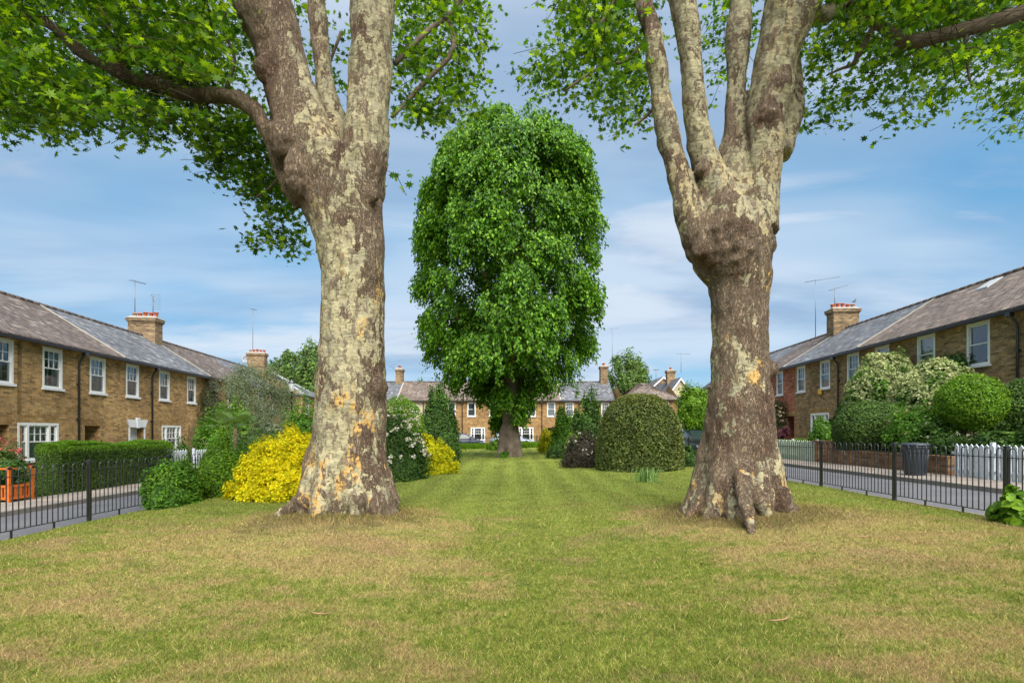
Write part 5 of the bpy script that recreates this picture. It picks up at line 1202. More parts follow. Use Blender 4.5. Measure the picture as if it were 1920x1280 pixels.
aerial((at(1565, 0, 32.8).x, 32.8, 9.2), 1.35, 'shorter aerial standing on the right chimney stack', -0.35, 10, 1.05, 0.2, 0.25)
def dish(loc):
    t = tag(empty('satellite_dish', loc), 'round grey satellite dish beside the small left chimney', 'satellite dish')
    m = MB(); V = [(0, 0, 0)]; n = 20
    prof = [(0.0, 0.10), (0.15, 0.09), (0.28, 0.055), (0.38, 0.0), (0.38, 0.015), (0.28, 0.07), (0.0, 0.115)]
    m.lathe([(max(r_, 0.002), h) for r_, h in prof], 20, (0, 0, 0), 'y'); m.build('reflector', M['dish'], t)
    a = MB(); a.tube([(0, 0.1, -0.3), (0, -0.25, -0.1), (0, -0.35, 0.0)], 0.015, 6); a.box(-0.04, 0.04, -0.4, -0.33, -0.03, 0.05); a.tube([(0, 0.1, 0), (0.45, 0.12, -0.1), (0.45, 0.12, -0.7)], 0.02, 6); a.build('arm', M['metal'], t)
dish((at(460, 0, 48.9).x, 48.9, 1.75 + (808 - 673) * 0.0489))
def pigeon(loc):
    t = tag(empty('pigeon', loc, R(20)), 'grey pigeon perched on the last pot of the right chimney', 'bird')
    bpts = [(-0.20, 0, 0.05), (-0.12, 0, 0.08), (-0.03, 0, 0.11), (0.05, 0, 0.15), (0.09, 0, 0.21), (0.10, 0, 0.25), (0.13, 0, 0.265), (0.16, 0, 0.26)]
    m = MB(); m.tube(bpts, [0.012, 0.035, 0.062, 0.060, 0.038, 0.030, 0.028, 0.005], 10); m.build('body', M['bird'], t)
    l = MB()
    for s in (-0.02, 0.02): l = MB(); l.tube([(0.0, s, 0.07), (0.01, s, 0.0)], 0.006, 5); l.build('leg', M['terra'], t)
pp = at(1602, 566, 32.7); pigeon((pp.x, pp.y, 8.55 + 0.69 + 0.35))
def alarm():
    y = 28.9; p = Vector((15.33 + 0.05 * y - 0.06, y, 0)); t = MB(); t.bbox(-0.12, 0.12, -0.06, 0.06, 0, 0.28, 0.02)
    z = 1.75 + (808 - 739) * 0.0289 
    o = t.build('alarm_box', M['yellow'], None, (p.x - 0.03, p.y, z), RA); tag(o, 'yellow burglar alarm box on the right brick front between two sashes', 'alarm box')
alarm()

# ------------------------------------------------------------------ railings
def railing(name, x, y0, y1, posts, label, zf, lean_last=False):
    t = tag(empty(name, (x, y0, zf(y0))), label, 'railing', 'black hoop topped railings round the lawn')
    H = 1.02
    for y in posts:
        m = MB(); z = zf(y); m.bbox(-0.03, 0.03, -0.03, 0.03, -0.12, 1.12, 0.006); m.bbox(-0.036, 0.036, -0.036, 0.036, 1.12, 1.14, 0.006)
        o = m.build('post', M['black'], t, (0, y - y0, z - zf(y0)))
        if lean_last and y == posts[0]: o.rotation_euler = (R(0), R(3.5), 0)
    for a, b in zip(posts[:-1], posts[1:]):
        m = MB(); za, zb = zf(a) - zf(y0), zf(b) - zf(y0)
        def Z(y): return za + (zb - za) * (y - a) / (b - a)
        for zz in (0.12, 0.96):
            m.add([(-0.019, a + 0.032 - y0, za + zz - 0.005), (0.019, a + 0.032 - y0, za + zz - 0.005), (0.019, b - 0.032 - y0, zb + zz - 0.005), (-0.019, b - 0.032 - y0, zb + zz - 0.005),
                   (-0.019, a + 0.032 - y0, za + zz + 0.005), (0.019, a + 0.032 - y0, za + zz + 0.005), (0.019, b - 0.032 - y0, zb + zz + 0.005), (-0.019, b - 0.032 - y0, zb + zz + 0.005)],
                  [(3, 2, 1, 0), (4, 5, 6, 7), (0, 1, 5, 4), (1, 2, 6, 5), (2, 3, 7, 6), (3, 0, 4, 7)])
        n = int(round((b - a) / 0.205)); pit = (b - a) / n
        for i in range(n):
            c = a + pit * (i + 0.5); r = pit * 0.26; zz = Z(c)
            pts = [(0, c - r - y0, zz + 0.12), (0, c - r - y0, zz + 1.05)] + [(0, c - r * math.cos(q) - y0, zz + 1.05 + r * 1.05 * math.sin(q)) for q in np.linspace(0.4, math.pi - 0.4, 5)] + [(0, c + r - y0, zz + 1.05), (0, c + r - y0, zz + 0.12)]
            m.tube(pts, 0.0092, 6, False)
        m.build('panel', M['black'], t)
        f = MB()
        for q in (0.33, 0.67):
            yy = a + (b - a) * q; f.box(-0.012, 0.012, yy - 0.012 - y0, yy + 0.012 - y0, Z(yy) - 0.08, Z(yy) + 0.115)
        f.build('foot', M['black'], t)
    return t
zl = lambda y: 0.075; zr = lambda y: 0.36 + 0.03
railing('hoop_railing', -7.85, 5.3, 44, [5.35, 7.6, 9.9, 12.2] + [12.2 + 2.35 * k for k in range(1, 13)], 'hoop topped black railing along the left edge of the lawn', zl)
railing('hoop_railing', 7.42, 5.6, 44, [5.6, 8.0, 10.35, 12.8] + [12.8 + 2.4 * k for k in range(1, 13)], 'hoop topped black railing along the right edge of the lawn', zr, False)
def far_rail():
    t = tag(empty('hoop_railing', (-7.85, 46.2, 0.15)), 'distant black railing across the far end of the lawn by the parked cars', 'railing', 'black hoop topped railings round the lawn')
    m = MB(); x = 0
    while x < 15.2:
        z = T(x - 7.85) - 0.1; m.tube([(x, 0, z), (x, 0, z + 1.0)], 0.008, 4, False); x += 0.12
    for zz in (0.12, 0.95): m.add([(0, -0.02, zz - 0.08), (15.2, -0.02, zz + 0.22), (15.2, 0.02, zz + 0.22), (0, 0.02, zz - 0.08), (0, -0.02, zz - 0.068), (15.2, -0.02, zz + 0.232), (15.2, 0.02, zz + 0.232), (0, 0.02, zz - 0.068)], [(3, 2, 1, 0), (4, 5, 6, 7), (0, 1, 5, 4), (2, 3, 7, 6)])
    m.build('bars', M['black'], t)
    for k in range(7):
        p = MB(); z = T(k * 2.5 - 7.85) - 0.15; p.box(k * 2.5 - 0.03, k * 2.5 + 0.03, -0.03, 0.03, z - 0.2, z + 1.15); p.build('post', M['black'], t)
far_rail()
def far_garden_railing():
    t = tag(empty('garden_railing', (-8, 54.0, 0.15)), 'low dark railing in front of the far brick houses', 'railing')
    m = MB(); x = 0
    while x < 16: z = T(x - 8) - 0.05; m.tube([(x, 0, z), (x, 0, z + 1.05)], 0.01, 4, False); x += 0.14
    m.add([(0, -0.02, 0.85), (16, -0.02, 1.17), (16, 0.02, 1.17), (0, 0.02, 0.85), (0, -0.02, 0.88), (16, -0.02, 1.2), (16, 0.02, 1.2), (0, 0.02, 0.88)], [(3, 2, 1, 0), (4, 5, 6, 7), (0, 1, 5, 4), (2, 3, 7, 6)])
    m.build('bars', M['black'], t)
far_garden_railing()

# ------------------------------------------------------------------ left street furniture and gardens
def hedge(x0, x1, y0, y1, h0, h1, n, label):
    t = tag(empty('clipped_hedge', ((x0 + x1) / 2, y0, T(x0) + 0.02)), label, 'hedge'); cx = (x0 + x1) / 2; hw = (x1 - x0) / 2; L = y1 - y0
    # rounded box surface samples
    u = RNG.random(n); Pn = []; k = np.empty((n, 3)); Nn = np.empty((n, 3))
    y = RNG.random(n) * L; H = h0 + (h1 - h0) * y / L; side = RNG.random(n)
    ar = np.array([0.42, 0.42 + 0.26, 0.42 + 0.26 + 0.12, 0.97])
    s0 = side < 0.42; s1 = (side >= 0.42) & (side < 0.72); s2 = (side >= 0.72) & (side < 0.92); s3 = side >= 0.92
    z = RNG.random(n) * H; x = np.full(n, hw); Nn[:] = (1, 0, 0)
    x[s1] = (RNG.random(s1.sum()) * 2 - 1) * hw; z[s1] = H[s1]; Nn[s1] = (0, 0, 1)
    x[s2] = (RNG.random(s2.sum()) * 2 - 1) * hw; y[s2] = 0; Nn[s2] = (0, -1, 0)
    x[s3] = -hw; Nn[s3] = (-1, 0, 0)
    P = np.stack([x, y, z], 1)
    # round the upper edges and ends
    rr = 0.28
    ex = np.clip(np.abs(P[:, 0]) - (hw - rr), 0, rr) / rr; ez = np.clip(P[:, 2] - (H - rr), 0, rr) / rr
    s_ = np.maximum(1, np.hypot(ex, ez)); P[:, 0] = np.sign(P[:, 0]) * np.where(ex > 0, (hw - rr) + rr * ex / s_, np.abs(P[:, 0])); P[:, 2] = np.where(ez > 0, (H - rr) + rr * ez / s_, P[:, 2])
    ey = np.clip(rr - P[:, 1], 0, rr) / rr; s_ = np.maximum(1, np.hypot(ex, ey)); P[:, 1] = np.where(ey > 0, rr - rr * ey / s_, P[:, 1])
    P += Nn * (0.05 * snoise(P, 1.6, 3)[:, None]) - Nn * (RNG.random((n, 1)) ** 2 * 0.12)
    N2 = Nn + RNG.normal(size=P.shape) * 0.55
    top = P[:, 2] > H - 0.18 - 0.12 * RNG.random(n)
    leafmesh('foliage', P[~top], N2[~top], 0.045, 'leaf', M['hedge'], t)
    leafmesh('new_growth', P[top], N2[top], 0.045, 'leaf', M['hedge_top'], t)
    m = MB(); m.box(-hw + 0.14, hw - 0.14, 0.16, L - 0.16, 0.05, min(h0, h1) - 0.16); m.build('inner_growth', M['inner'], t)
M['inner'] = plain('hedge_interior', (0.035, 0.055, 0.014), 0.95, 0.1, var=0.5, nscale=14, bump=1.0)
hedge(-12.55, -11.85, 13.9, 18.7, 1.42, 1.38, 52000, 'long clipped box shaped hedge along the left pavement')

def planter():
    x, y = -12.0, 12.7; t = tag(empty('slatted_planter', (x, y, T(x) + 0.095)), 'orange slatted wooden planter at the left edge of the photo', 'planter')
    m = MB()
    for sx in (-0.3, 0.3):
        for sy in (-0.3, 0.3): m = MB(); m.box(sx - 0.03, sx + 0.03, sy - 0.03, sy + 0.03, 0, 0.82); m.build('corner_post', M['orange'], t)
    s = MB()
    for k in range(5):
        q = -0.24 + 0.12 * k
        for (a, b) in ((-0.31, -0.285), (0.285, 0.31)):
            s.box(q - 0.035, q + 0.035, a, b, 0.05, 0.36); s.box(a, b, q - 0.035, q + 0.035, 0.05, 0.36)
    for zz in (0.06, 0.34):
        for (a, b) in ((-0.325, -0.31), (0.31, 0.325)):
            s.box(-0.3, 0.3, a, b, zz, zz + 0.06); s.box(a, b, -0.3, 0.3, zz, zz + 0.06)
    s.box(-0.33, 0.33, -0.33, -0.31, 0.76, 0.80); s.box(0.31, 0.33, -0.33, 0.33, 0.76, 0.80)
    s.build('slats', M['orange'], t)
    e = MB(); e.box(-0.27, 0.27, -0.27, 0.27, 0.04, 0.32); e.build('soil', M['earth'], t)
planter()
bush('camellia', (-12.0, 12.7), (0.34, 0.34, 0.33), 1500, 0.085, M['dkgreen'], 'glossy leaved shrub growing inside the orange planter', 'shrub', 'round', clumps=14, lift=0.33, z0=0.1)
bush('rose_bush', (-13.9, 14.3), (0.85, 0.8, 0.66), 5200, 0.06, M['dkgreen'], 'rose bush with pink red blooms before the wide white window', 'shrub', flowers=(M['rosep'], 26, 0.085, 1.0), clumps=30, cr=0.35, amp=0.2)
bush('garden_shrub', (-14.9, 14.3), (0.8, 0.8, 0.85), 4200, 0.06, M['olive'], 'straggly grey green shrub left of the rose bush', 'shrub', clumps=26, amp=0.25)
bush('low_shrub', (-12.6, 12.9 + 0.2), (0.5, 0.5, 0.3), 2200, 0.05, M['hedge'], 'low tangled shrub between the orange planter and the hedge', 'shrub', clumps=14)

def picket(name, x, y0, y1, z, h, mat, label, pitch=0.15, cat='fence', gate=False):
    t = tag(empty(name, (x, y0, z)), label, cat)
    n = int((y1 - y0) / pitch)
    for i in range(n):
        m = MB(); y = i * pitch + 0.05; w = 0.052
        m.add([(-0.012, y - w, 0.06), (-0.012, y + w, 0.06), (-0.012, y + w, h - 0.06), (-0.012, y, h), (-0.012, y - w, h - 0.06), (0.012, y - w, 0.06), (0.012, y + w, 0.06), (0.012, y + w, h - 0.06), (0.012, y, h), (0.012, y - w, h - 0.06)],
              [(4, 3, 2, 1, 0), (5, 6, 7, 8, 9), (0, 1, 6, 5), (1, 2, 7, 6), (2, 3, 8, 7), (3, 4, 9, 8), (4, 0, 5, 9)])
        m.build('picket', mat, t)
    for zz in (0.2, h - 0.28):
        m = MB(); m.box(0.0125 * (1 if x > 0 else -1), 0.055 * (1 if x > 0 else -1), 0, y1 - y0, zz, zz + 0.07); m.build('rail', mat, t)
    for yy in np.arange(0, y1 - y0 + 0.1, 1.8):
        m = MB(); s = 1 if x > 0 else -1; m.bbox(*(sorted((0.058 * s, 0.15 * s))), yy - 0.045, yy + 0.045, -0.05, h + 0.05); m.build('post', mat, t)
picket('picket_gate', -11.95, 18.9, 19.7, 0.1, 0.98, M['picket_white'], 'small white picket gate just beyond the long hedge', cat='gate')
picket('picket_fence', -11.95, 20.2, 22.6, 0.1, 0.95, M['picket_white'], 'white picket fence behind the green bushes on the left')
picket('picket_fence', 11.8, 11.4, 14.35, 0.50, 0.92, M['picket_white'], 'white picket fence by the right pavement next to the bin')
picket('picket_fence', 11.8, 20.8, 24.6, 0.50, 0.88, M['picket_green'], 'pale sage green picket fence right of the right trunk', 0.15)
def trellis():
    y = 30.0; x = -15.23 - 0.1 * y + 0.06; t = MB()
    for k in range(-6, 9):
        for s in (1, -1):
            a = (k * 0.2, 0); 
            p0 = (max(0, min(0.7, a[0])), 0)
            pts = []
            for q in np.linspace(0, 1.9, 12):
                xx = k * 0.2 + s * q * 0.8 + (0 if s == 1 else 0.7)
                if -0.01 <= xx <= 0.71: pts.append((xx, -0.02 - 0.01 * s, q))
            if len(pts) > 1: t.tube([pts[0], pts[-1]], 0.012, 4)
    t.box(-0.03, 0.0, -0.05, 0.0, 0, 1.95); t.box(0.7, 0.73, -0.05, 0, 0, 1.95)
    tag(t.build('trellis', M['wood'], None, (x, y, 0.15), LA), 'diamond wooden trellis against the left brick front', 'trellis')
trellis()

def lamp_post():
    p = at(547, 0, 25.6); t = tag(empty('street_lamp', (p.x, 25.6, 0.1)), 'slim black street lamp with a frosted lantern above the yellow bush', 'street lamp')
    m = MB(); m.lathe([(0.09, 0), (0.09, 0.15), (0.07, 0.2), (0.065, 0.9), (0.05, 1.0), (0.045, 1.1), (0.035, 3.5), (0.05, 3.52), (0.05, 3.56)], 12); m.build('pole', M['black'], t)
    b = MB(); b.lathe([(0.071, 1.4), (0.071, 1.75)], 12); b.build('white_band', M['white_soft'], t)
    l = MB(); l.lathe([(0.09, 3.56), (0.15, 3.92), (0.15, 3.94)], 8, smooth=False); l.build('lantern', M['lamp'], t)
    c = MB(); c.lathe([(0.17, 3.94), (0.17, 3.96), (0.08, 4.08), (0.03, 4.1), (0.02, 4.16)], 8, smooth=False); c.build('cap', M['black'], t)
lamp_post()

def olive_tree():
    p = at(487, 0, 25.5); t = tag(empty('olive_tree', (p.x, 25.5, 0.1)), 'grey green olive tree with a soft rounded crown before the left terrace', 'tree')
    m = MB(); m.tube([(0.2, 0, -0.1), (0.15, 0, 0.9), (0, 0, 1.8), (-0.2, 0, 3.0)], [0.16, 0.12, 0.1, 0.05], 8)
    for k in range(9):
        a = k * 0.7; m.tube([(0.1, 0, 1.3 + 0.05 * k), (0.5 * math.cos(a), 0.5 * math.sin(a), 2.3), (1.1 * math.cos(a), 1.1 * math.sin(a), 3.3)], [0.06, 0.04, 0.015], 6)
    m.build('trunk', M['branch'], t)
    P, N = blob((1.55, 1.5, 1.3), 17000, 0.2, 2.4, 31, 90, 0.3, -9, 2, 0.5); P[:, 2] += 2.0
    leafmesh('crown', P, N + RNG.normal(size=P.shape) * 1.0, 0.12, 'narrow', M['olive'], t, up=N / np.linalg.norm(N, axis=1, keepdims=True) + RNG.normal(size=P.shape) * 0.4 + [0, 0, 0.4])
olive_tree()
def palm():
    p = at(441, 0, 19.0); t = tag(empty('fan_palm', (p.x, 19.0, 0.1)), 'small fan palm with spiky fronds below the olive tree', 'palm')
    m = MB(); m.tube([(0, 0, 0), (0, 0, 1.2), (0, 0, 1.75)], [0.08, 0.08, 0.06], 10); m.build('trunk', M['wood'], t)
    for k in range(13):
        a = k * 2.4; e = 0.1 + 0.9 * ((k * 7) % 13) / 13; L = 0.55; d = Vector((math.cos(a) * math.cos(e), math.sin(a) * math.cos(e), math.sin(e)))
        b = Vector((0, 0, 1.7)) + d * L; s = d.cross(Vector((0, 0, 1))).normalized(); f = MB(); f.tube([(0, 0, 1.8), tuple(b)], 0.01, 4)
        for j in range(-9, 10):
            q = R(j * 9); dd = d * math.cos(q) + s * math.sin(q); tip = b + dd * 0.5 + Vector((0, 0, -0.10)); w = dd.cross(d.cross(s)).normalized() * 0.018
            mid = b + dd * 0.25; f.add([b, mid + w, tip, mid - w], [(0, 1, 2, 3)])
        f.build('frond', M['palm'], t)
palm()

# left beds, from the camera outwards
bush('garden_shrub', (at(318, 0, 11.4).x, 11.4), (0.56, 0.55, 0.44), 5600, 0.07, M['midgreen'], 'dark glossy rounded shrub nearest the left railing', 'shrub', 'leaf', clumps=40, cr=0.3, amp=0.1, tips=(M['ltgreen'], 700, 1.0))
bush('garden_shrub', (at(362, 0, 12.0).x, 12.0), (0.30, 0.3, 0.40), 1500, 0.065, M['ltgreen'], 'small light green shrub between two darker ones on the left', 'shrub', clumps=16, amp=0.2)
bush('round_shrub', (at(415, 0, 13.0).x, 13.0), (0.66, 0.65, 0.60), 9000, 0.06, M['ltgreen'], 'bright mid green rounded shrub left of the yellow bush', 'shrub', clumps=0, amp=0.08, freq=3, tips=(M['ltgreen'], 2500, 0.9))
bush('round_shrub', (at(488, 0, 14.6).x, 14.6), (0.80, 0.7, 0.83), 9000, 0.06, M['midgreen'], 'green shrub rising behind the yellow bush', 'shrub', clumps=40)
bush('golden_shrub', (at(540, 0, 12.1).x, 12.1), (1.28, 1.0, 0.79), 20000, 0.062, M['gold'], 'big yellow leaved bush beside the left trunk', 'shrub', 'leaf', clumps=150, cr=0.17, amp=0.10, upb=0.7, jit=0.5)
bush('garden_shrub', (at(455, 0, 21.0).x, 21.0), (1.0, 0.9, 1.25), 6000, 0.10, M['ltgreen'], 'light green leafy shrub behind the fan palm', 'shrub', clumps=40, amp=0.2)
bush('garden_shrub', (at(500, 0, 20.0).x, 20.0), (1.2, 0.9, 1.2), 7000, 0.09, M['olive'], 'feathery pale green shrub below the street lamp', 'shrub', 'narrow', clumps=50, amp=0.2)
bush('garden_shrub', (at(565, 0, 21.5).x, 21.5), (1.1, 0.9, 1.5), 7000, 0.10, M['midgreen'], 'tall green shrub just left of the left trunk', 'shrub', clumps=50, amp=0.2)
bush('wall_creeper', (-18.2, 32.2), (0.5, 1.2, 2.2), 8000, 0.07, M['vine'], 'brown green creeper hanging on the left brick front', 'creeper', 'narrow', clumps=50, amp=0.3, z0=0.6)
bush('garden_shrub', (at(352, 0, 20.2).x - 0.3, 20.4), (0.5, 0.5, 0.7), 2400, 0.07, M['dkgreen'], 'small dark shrub below the far white ground window', 'shrub', clumps=20, amp=0.2)
bush('garden_shrub', (at(405, 0, 24.5).x, 24.5), (1.2, 1.2, 1.1), 6500, 0.09, M['midgreen'], 'loose green shrub in the front garden left of the palm', 'shrub', clumps=40, amp=0.25)

# centre-left bed
bush('flowering_shrub', (at(738, 0, 15.9).x, 15.9), (1.05, 0.9, 0.95), 15000, 0.07, M['dkgreen'], 'dark shrub covered with white flowers right of the left trunk', 'shrub', flowers=(M['petal'], 120, 0.10, 0.6), clumps=90, cr=0.25, amp=0.12)
bush('golden_shrub', (at(806, 0, 18.3).x, 18.3), (0.98, 0.8, 0.66), 13000, 0.07, M['gold_green'], 'yellow green bush below the cone shaped shrub', 'shrub', clumps=90, cr=0.17, amp=0.08, upb=0.7)
bush('clipped_shrub', (at(752, 0, 21).x, 21), (1.0, 0.8, 1.32), 9000, 0.07, M['ltgreen'], 'flat topped bright green shrub behind the white flowers', 'shrub', clumps=0, amp=0.05, power=3.5)
bush('conical_shrub', (at(824, 0, 25).x, 25), (0.92, 0.9, 1.75), 14000, 0.10, M['dkgreen'], 'tall dark cone shaped shrub left of the lime tree', 'shrub', clumps=80, cr=0.22, amp=0.10, tips=(M['midgreen'], 900, 1.4))
bush('garden_shrub', (at(812, 0, 24).x, 24.0), (1.3, 0.8, 0.95), 9000, 0.09, M['dkgreen'], 'broad dark shrub at the foot of the cone shaped shrub', 'shrub', clumps=60)
# lime tree foot and far lawn end
bush('fern_clump', (at(945, 0, 28).x, 28.0), (0.32, 0.3, 0.17), 1000, 0.12, M['midgreen'], 'little green tuft at the foot of the lime tree', 'plant', 'narrow', clumps=10)
bush('garden_shrub', (at(928, 0, 40).x, 40.0), (0.55, 0.5, 0.4), 1800, 0.10, M['ltgreen'], 'low bright green plant behind the lime trunk on its left', 'shrub', clumps=14)
for k, (px, w_, lb) in enumerate(((885, 1.5, 'strip of tall grass before the navy car'), (1000, 1.3, 'strip of tall grass before the silver car'))):
    n = 2600; P = np.stack([RNG.uniform(-w_, w_, n), RNG.uniform(-0.5, 0.5, n), np.zeros(n)], 1); up_ = np.stack([RNG.normal(size=n) * 0.3, RNG.normal(size=n) * 0.3, np.ones(n)], 1)
    x_ = at(px, 0, 44.5).x; o = leafmesh('tall_grass', P, RNG.normal(size=(n, 3)) * [1, 1, 0.1], 0.30 + 0.3 * RNG.random(n), 'blade', M['ltgreen'], None, (x_, 44.4, gz(x_, 44.4)), up=up_); tag(o, lb, 'grass', kind='stuff')
# right beds
bush('golden_shrub', (at(1030, 0, 34).x, 34), (0.75, 0.8, 0.75), 5000, 0.10, M['gold_green'], 'yellow green shrub farthest down the right bed', 'shrub', clumps=40, cr=0.25)
bush('garden_shrub', (at(1060, 0, 31).x, 31.0), (0.95, 0.9, 1.3), 8500, 0.11, M['midgreen'], 'tall mid green shrub in the right bed behind the purple one', 'shrub', clumps=50, amp=0.15)
bush('garden_shrub', (at(1044, 0, 27).x, 27.2), (0.6, 0.6, 0.42), 3500, 0.09, M['dkgreen'], 'low dark strappy plant in the right bed near the lawn edge', 'shrub', 'narrow', clumps=24)
bush('garden_shrub', (at(1104, 0, 25).x, 25.0), (0.95, 0.9, 1.34), 8500, 0.10, M['dkgreen'], 'dark green shrub touching the left shoulder of the clipped dome', 'shrub', clumps=50, amp=0.15, tips=(M['midgreen'], 800, 1.3))
bush('round_shrub', (at(1074, 0, 23).x, 23.0), (0.46, 0.5, 0.62), 5500, 0.06, M['ltgreen'], 'small clipped bright green shrub above the purple one', 'shrub', clumps=0, amp=0.07)
bush('purple_shrub', (at(1097, 0, 20.3).x, 20.3), (0.85, 0.7, 0.62), 8500, 0.065, M['purple'], 'purple bronze shrub with a few white blooms left of the clipped dome', 'shrub', clumps=50, flowers=(M['petal'], 22, 0.06, 0.8), amp=0.12)
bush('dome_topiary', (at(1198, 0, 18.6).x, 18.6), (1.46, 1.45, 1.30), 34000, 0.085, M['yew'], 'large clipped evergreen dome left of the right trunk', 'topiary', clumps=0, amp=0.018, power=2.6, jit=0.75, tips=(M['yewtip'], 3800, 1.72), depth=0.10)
bush('low_shrub', (at(1293, 0, 19.5).x, 19.5), (0.5, 0.6, 0.33), 3600, 0.08, M['dkgreen'], 'low dark shrub between the dome and the right trunk', 'shrub', clumps=24)
bush('garden_tree', (at(1303, 0, 27).x, 27.0), (0.85, 0.9, 1.25), 8500, 0.11, M['ltgreen'], 'bright yellow green young tree left of the right trunk', 'tree', clumps=50, amp=0.15, lift=1.1)
def strap_clump(px, py_, Y, label, n=110, h=0.50):
    x = at(px, 0, Y).x; t = tag(empty('leaf_clump', (x, Y, gz(x, Y))), label, 'plant'); m = MB()
    for k in range(n):
        a = random.uniform(0, 6.28); L = h * random.uniform(0.55, 1.1); sp = random.uniform(0.05, 0.30); b0 = Vector((random.gauss(0, 0.15), random.gauss(0, 0.10), 0)); d = Vector((math.cos(a), math.sin(a), 0)); w = Vector((-d.y, d.x, 0)) * 0.011
        p1 = b0 + d * sp * 0.35 + Vector((0, 0, L * 0.6)); p2 = b0 + d * sp + Vector((0, 0, L * (1 - sp)))
        m.add([b0 - w, b0 + w, p1 + w, p1 - w, p2], [(0, 1, 2, 3), (3, 2, 4)])
    m.build('leaves', M['strap'], t)
M['strap'] = plain('strap_leaf', (0.22, 0.36, 0.09), 0.5, 0.4, var=0.3, nscale=10)
strap_clump(1212, 910, 14.0, 'tuft of strappy bulb leaves on the lawn before the clipped dome')

# right gardens
bush('climbing_hydrangea', (at(1668, 0, 22.6).x - 0.35, 22.6), (1.05, 1.7, 2.1), 18000, 0.10, M['midgreen'], 'climbing hydrangea dense with cream flower heads on the right terrace, its left mound', 'climber', 'round', clumps=110, cr=0.2, flowers=(M['cream'], 3000, 0.135, 0.15), z0=0.75, amp=0.14)
bush('climbing_hydrangea', (at(1765, 0, 19.6).x - 0.4, 19.6), (1.05, 1.75, 1.6), 16000, 0.10, M['midgreen'], 'lower cream flowered climber mound behind the round light green bush', 'climber', 'round', clumps=100, cr=0.2, flowers=(M['cream'], 2500, 0.13, 0.25), z0=0.95, amp=0.14)
bush('wall_creeper', (at(1700, 0, 22.3).x + 0.55, 22.3), (0.35, 0.8, 0.7), 3600, 0.11, M['dkgreen'], 'dark leafy creeper top reaching the gutter between two windows', 'creeper', clumps=24, z0=4.1)
bush('wall_creeper', (at(1785, 0, 19.6).x + 0.2, 19.6), (0.35, 0.9, 0.9), 3600, 0.10, M['dkgreen'], 'dark leafy creeper right of the cream flowers under the big sash', 'creeper', clumps=24, z0=3.0, amp=0.25)
bush('clipped_shrub', (at(1634, 0, 19.0).x, 19.0), (1.22, 1.25, 1.02), 22000, 0.075, M['hedge'], 'broad dark green rounded bush spilling over the brick garden wall', 'shrub', clumps=0, amp=0.06, z0=0.80)
bush('ball_topiary', (at(1820, 0, 15.6).x, 15.6), (0.88, 0.88, 0.84), 18000, 0.07, M['ltgreen'], 'big bright green clipped ball bush above the white picket fence', 'topiary', clumps=0, amp=0.045, z0=0.6, lift=1.12, zmin=-9)
bush('ball_topiary', (at(1925, 0, 15.3).x, 15.3), (0.95, 0.95, 0.95), 15000, 0.075, M['hedge'], 'darker clipped bush cut by the right photo edge', 'topiary', clumps=0, amp=0.06, z0=0.6, lift=0.8, zmin=-9)
bush('garden_shrub', (at(1715, 0, 16.8).x, 16.8), (0.75, 0.8, 0.95), 5200, 0.085, M['midgreen'], 'leafy green shrub behind the dark bin', 'shrub', clumps=34, amp=0.25, z0=0.62, flowers=(M['peach'], 14, 0.06, 1.0))
bush('garden_shrub', (at(1765, 0, 15.9).x, 15.9), (0.6, 0.7, 0.7), 4200, 0.07, M['dkgreen'], 'dark shrub with pale flowers between bin and clipped ball', 'shrub', clumps=30, amp=0.25, z0=0.62, flowers=(M['petal'], 30, 0.05, 0.9))
bush('garden_shrub', (at(1835, 0, 13.9).x + 0.65, 13.9), (0.45, 1.3, 0.6), 5200, 0.07, M['dkgreen'], 'shaded shrubs behind the white picket fence', 'shrub', clumps=30, amp=0.2, z0=0.6)
bush('garden_shrub', (at(1542, 0, 23).x, 23), (0.45, 0.5, 0.85), 2800, 0.09, M['midgreen'], 'upright green shrub before the white ground window on the right', 'shrub', clumps=20, amp=0.25, z0=0.6)
bush('wall_creeper', (at(1562, 0, 27.3).x + 0.2, 26.9), (0.35, 0.6, 0.85), 3000, 0.09, M['dkgreen'], 'dark creeper round the downpipe of the right terrace', 'creeper', clumps=20, amp=0.3, z0=1.4)
bush('climbing_rose', (at(1465, 0, 33).x - 0.1, 33.4), (0.4, 0.9, 1.35), 4600, 0.10, M['vine'], 'climbing rose with peach blooms on the red brick front', 'climber', clumps=30, amp=0.3, flowers=(M['peach'], 45, 0.10, 0.1), z0=0.9)
bush('maroon_shrub', (at(1459, 0, 27).x, 27), (0.45, 0.5, 0.5), 2500, 0.09, M['maroon'], 'maroon leaved shrub against the edge of the right trunk', 'shrub', clumps=18, z0=1.0)
bush('garden_shrub', (at(1490, 0, 24.8).x, 24.9), (0.9, 0.5, 0.42), 3200, 0.08, M['ltgreen'], 'low light green plants behind the sage picket fence', 'shrub', clumps=24, z0=0.55)
bush('garden_shrub', (at(1570, 0, 21).x, 21.0), (0.4, 0.5, 0.5), 2200, 0.08, M['midgreen'], 'small green shrub with red flowers between brick piers', 'shrub', clumps=18, z0=0.55, flowers=(M['rosep'], 8, 0.07, 0.8))
bush('broad_leaved_plant', (7.35, 7.75), (0.36, 0.4, 0.24), 420, 0.12, M['ltgreen'], 'broad leaved plant at the foot of the leaning right railing post', 'plant', 'round', clumps=12, amp=0.25)

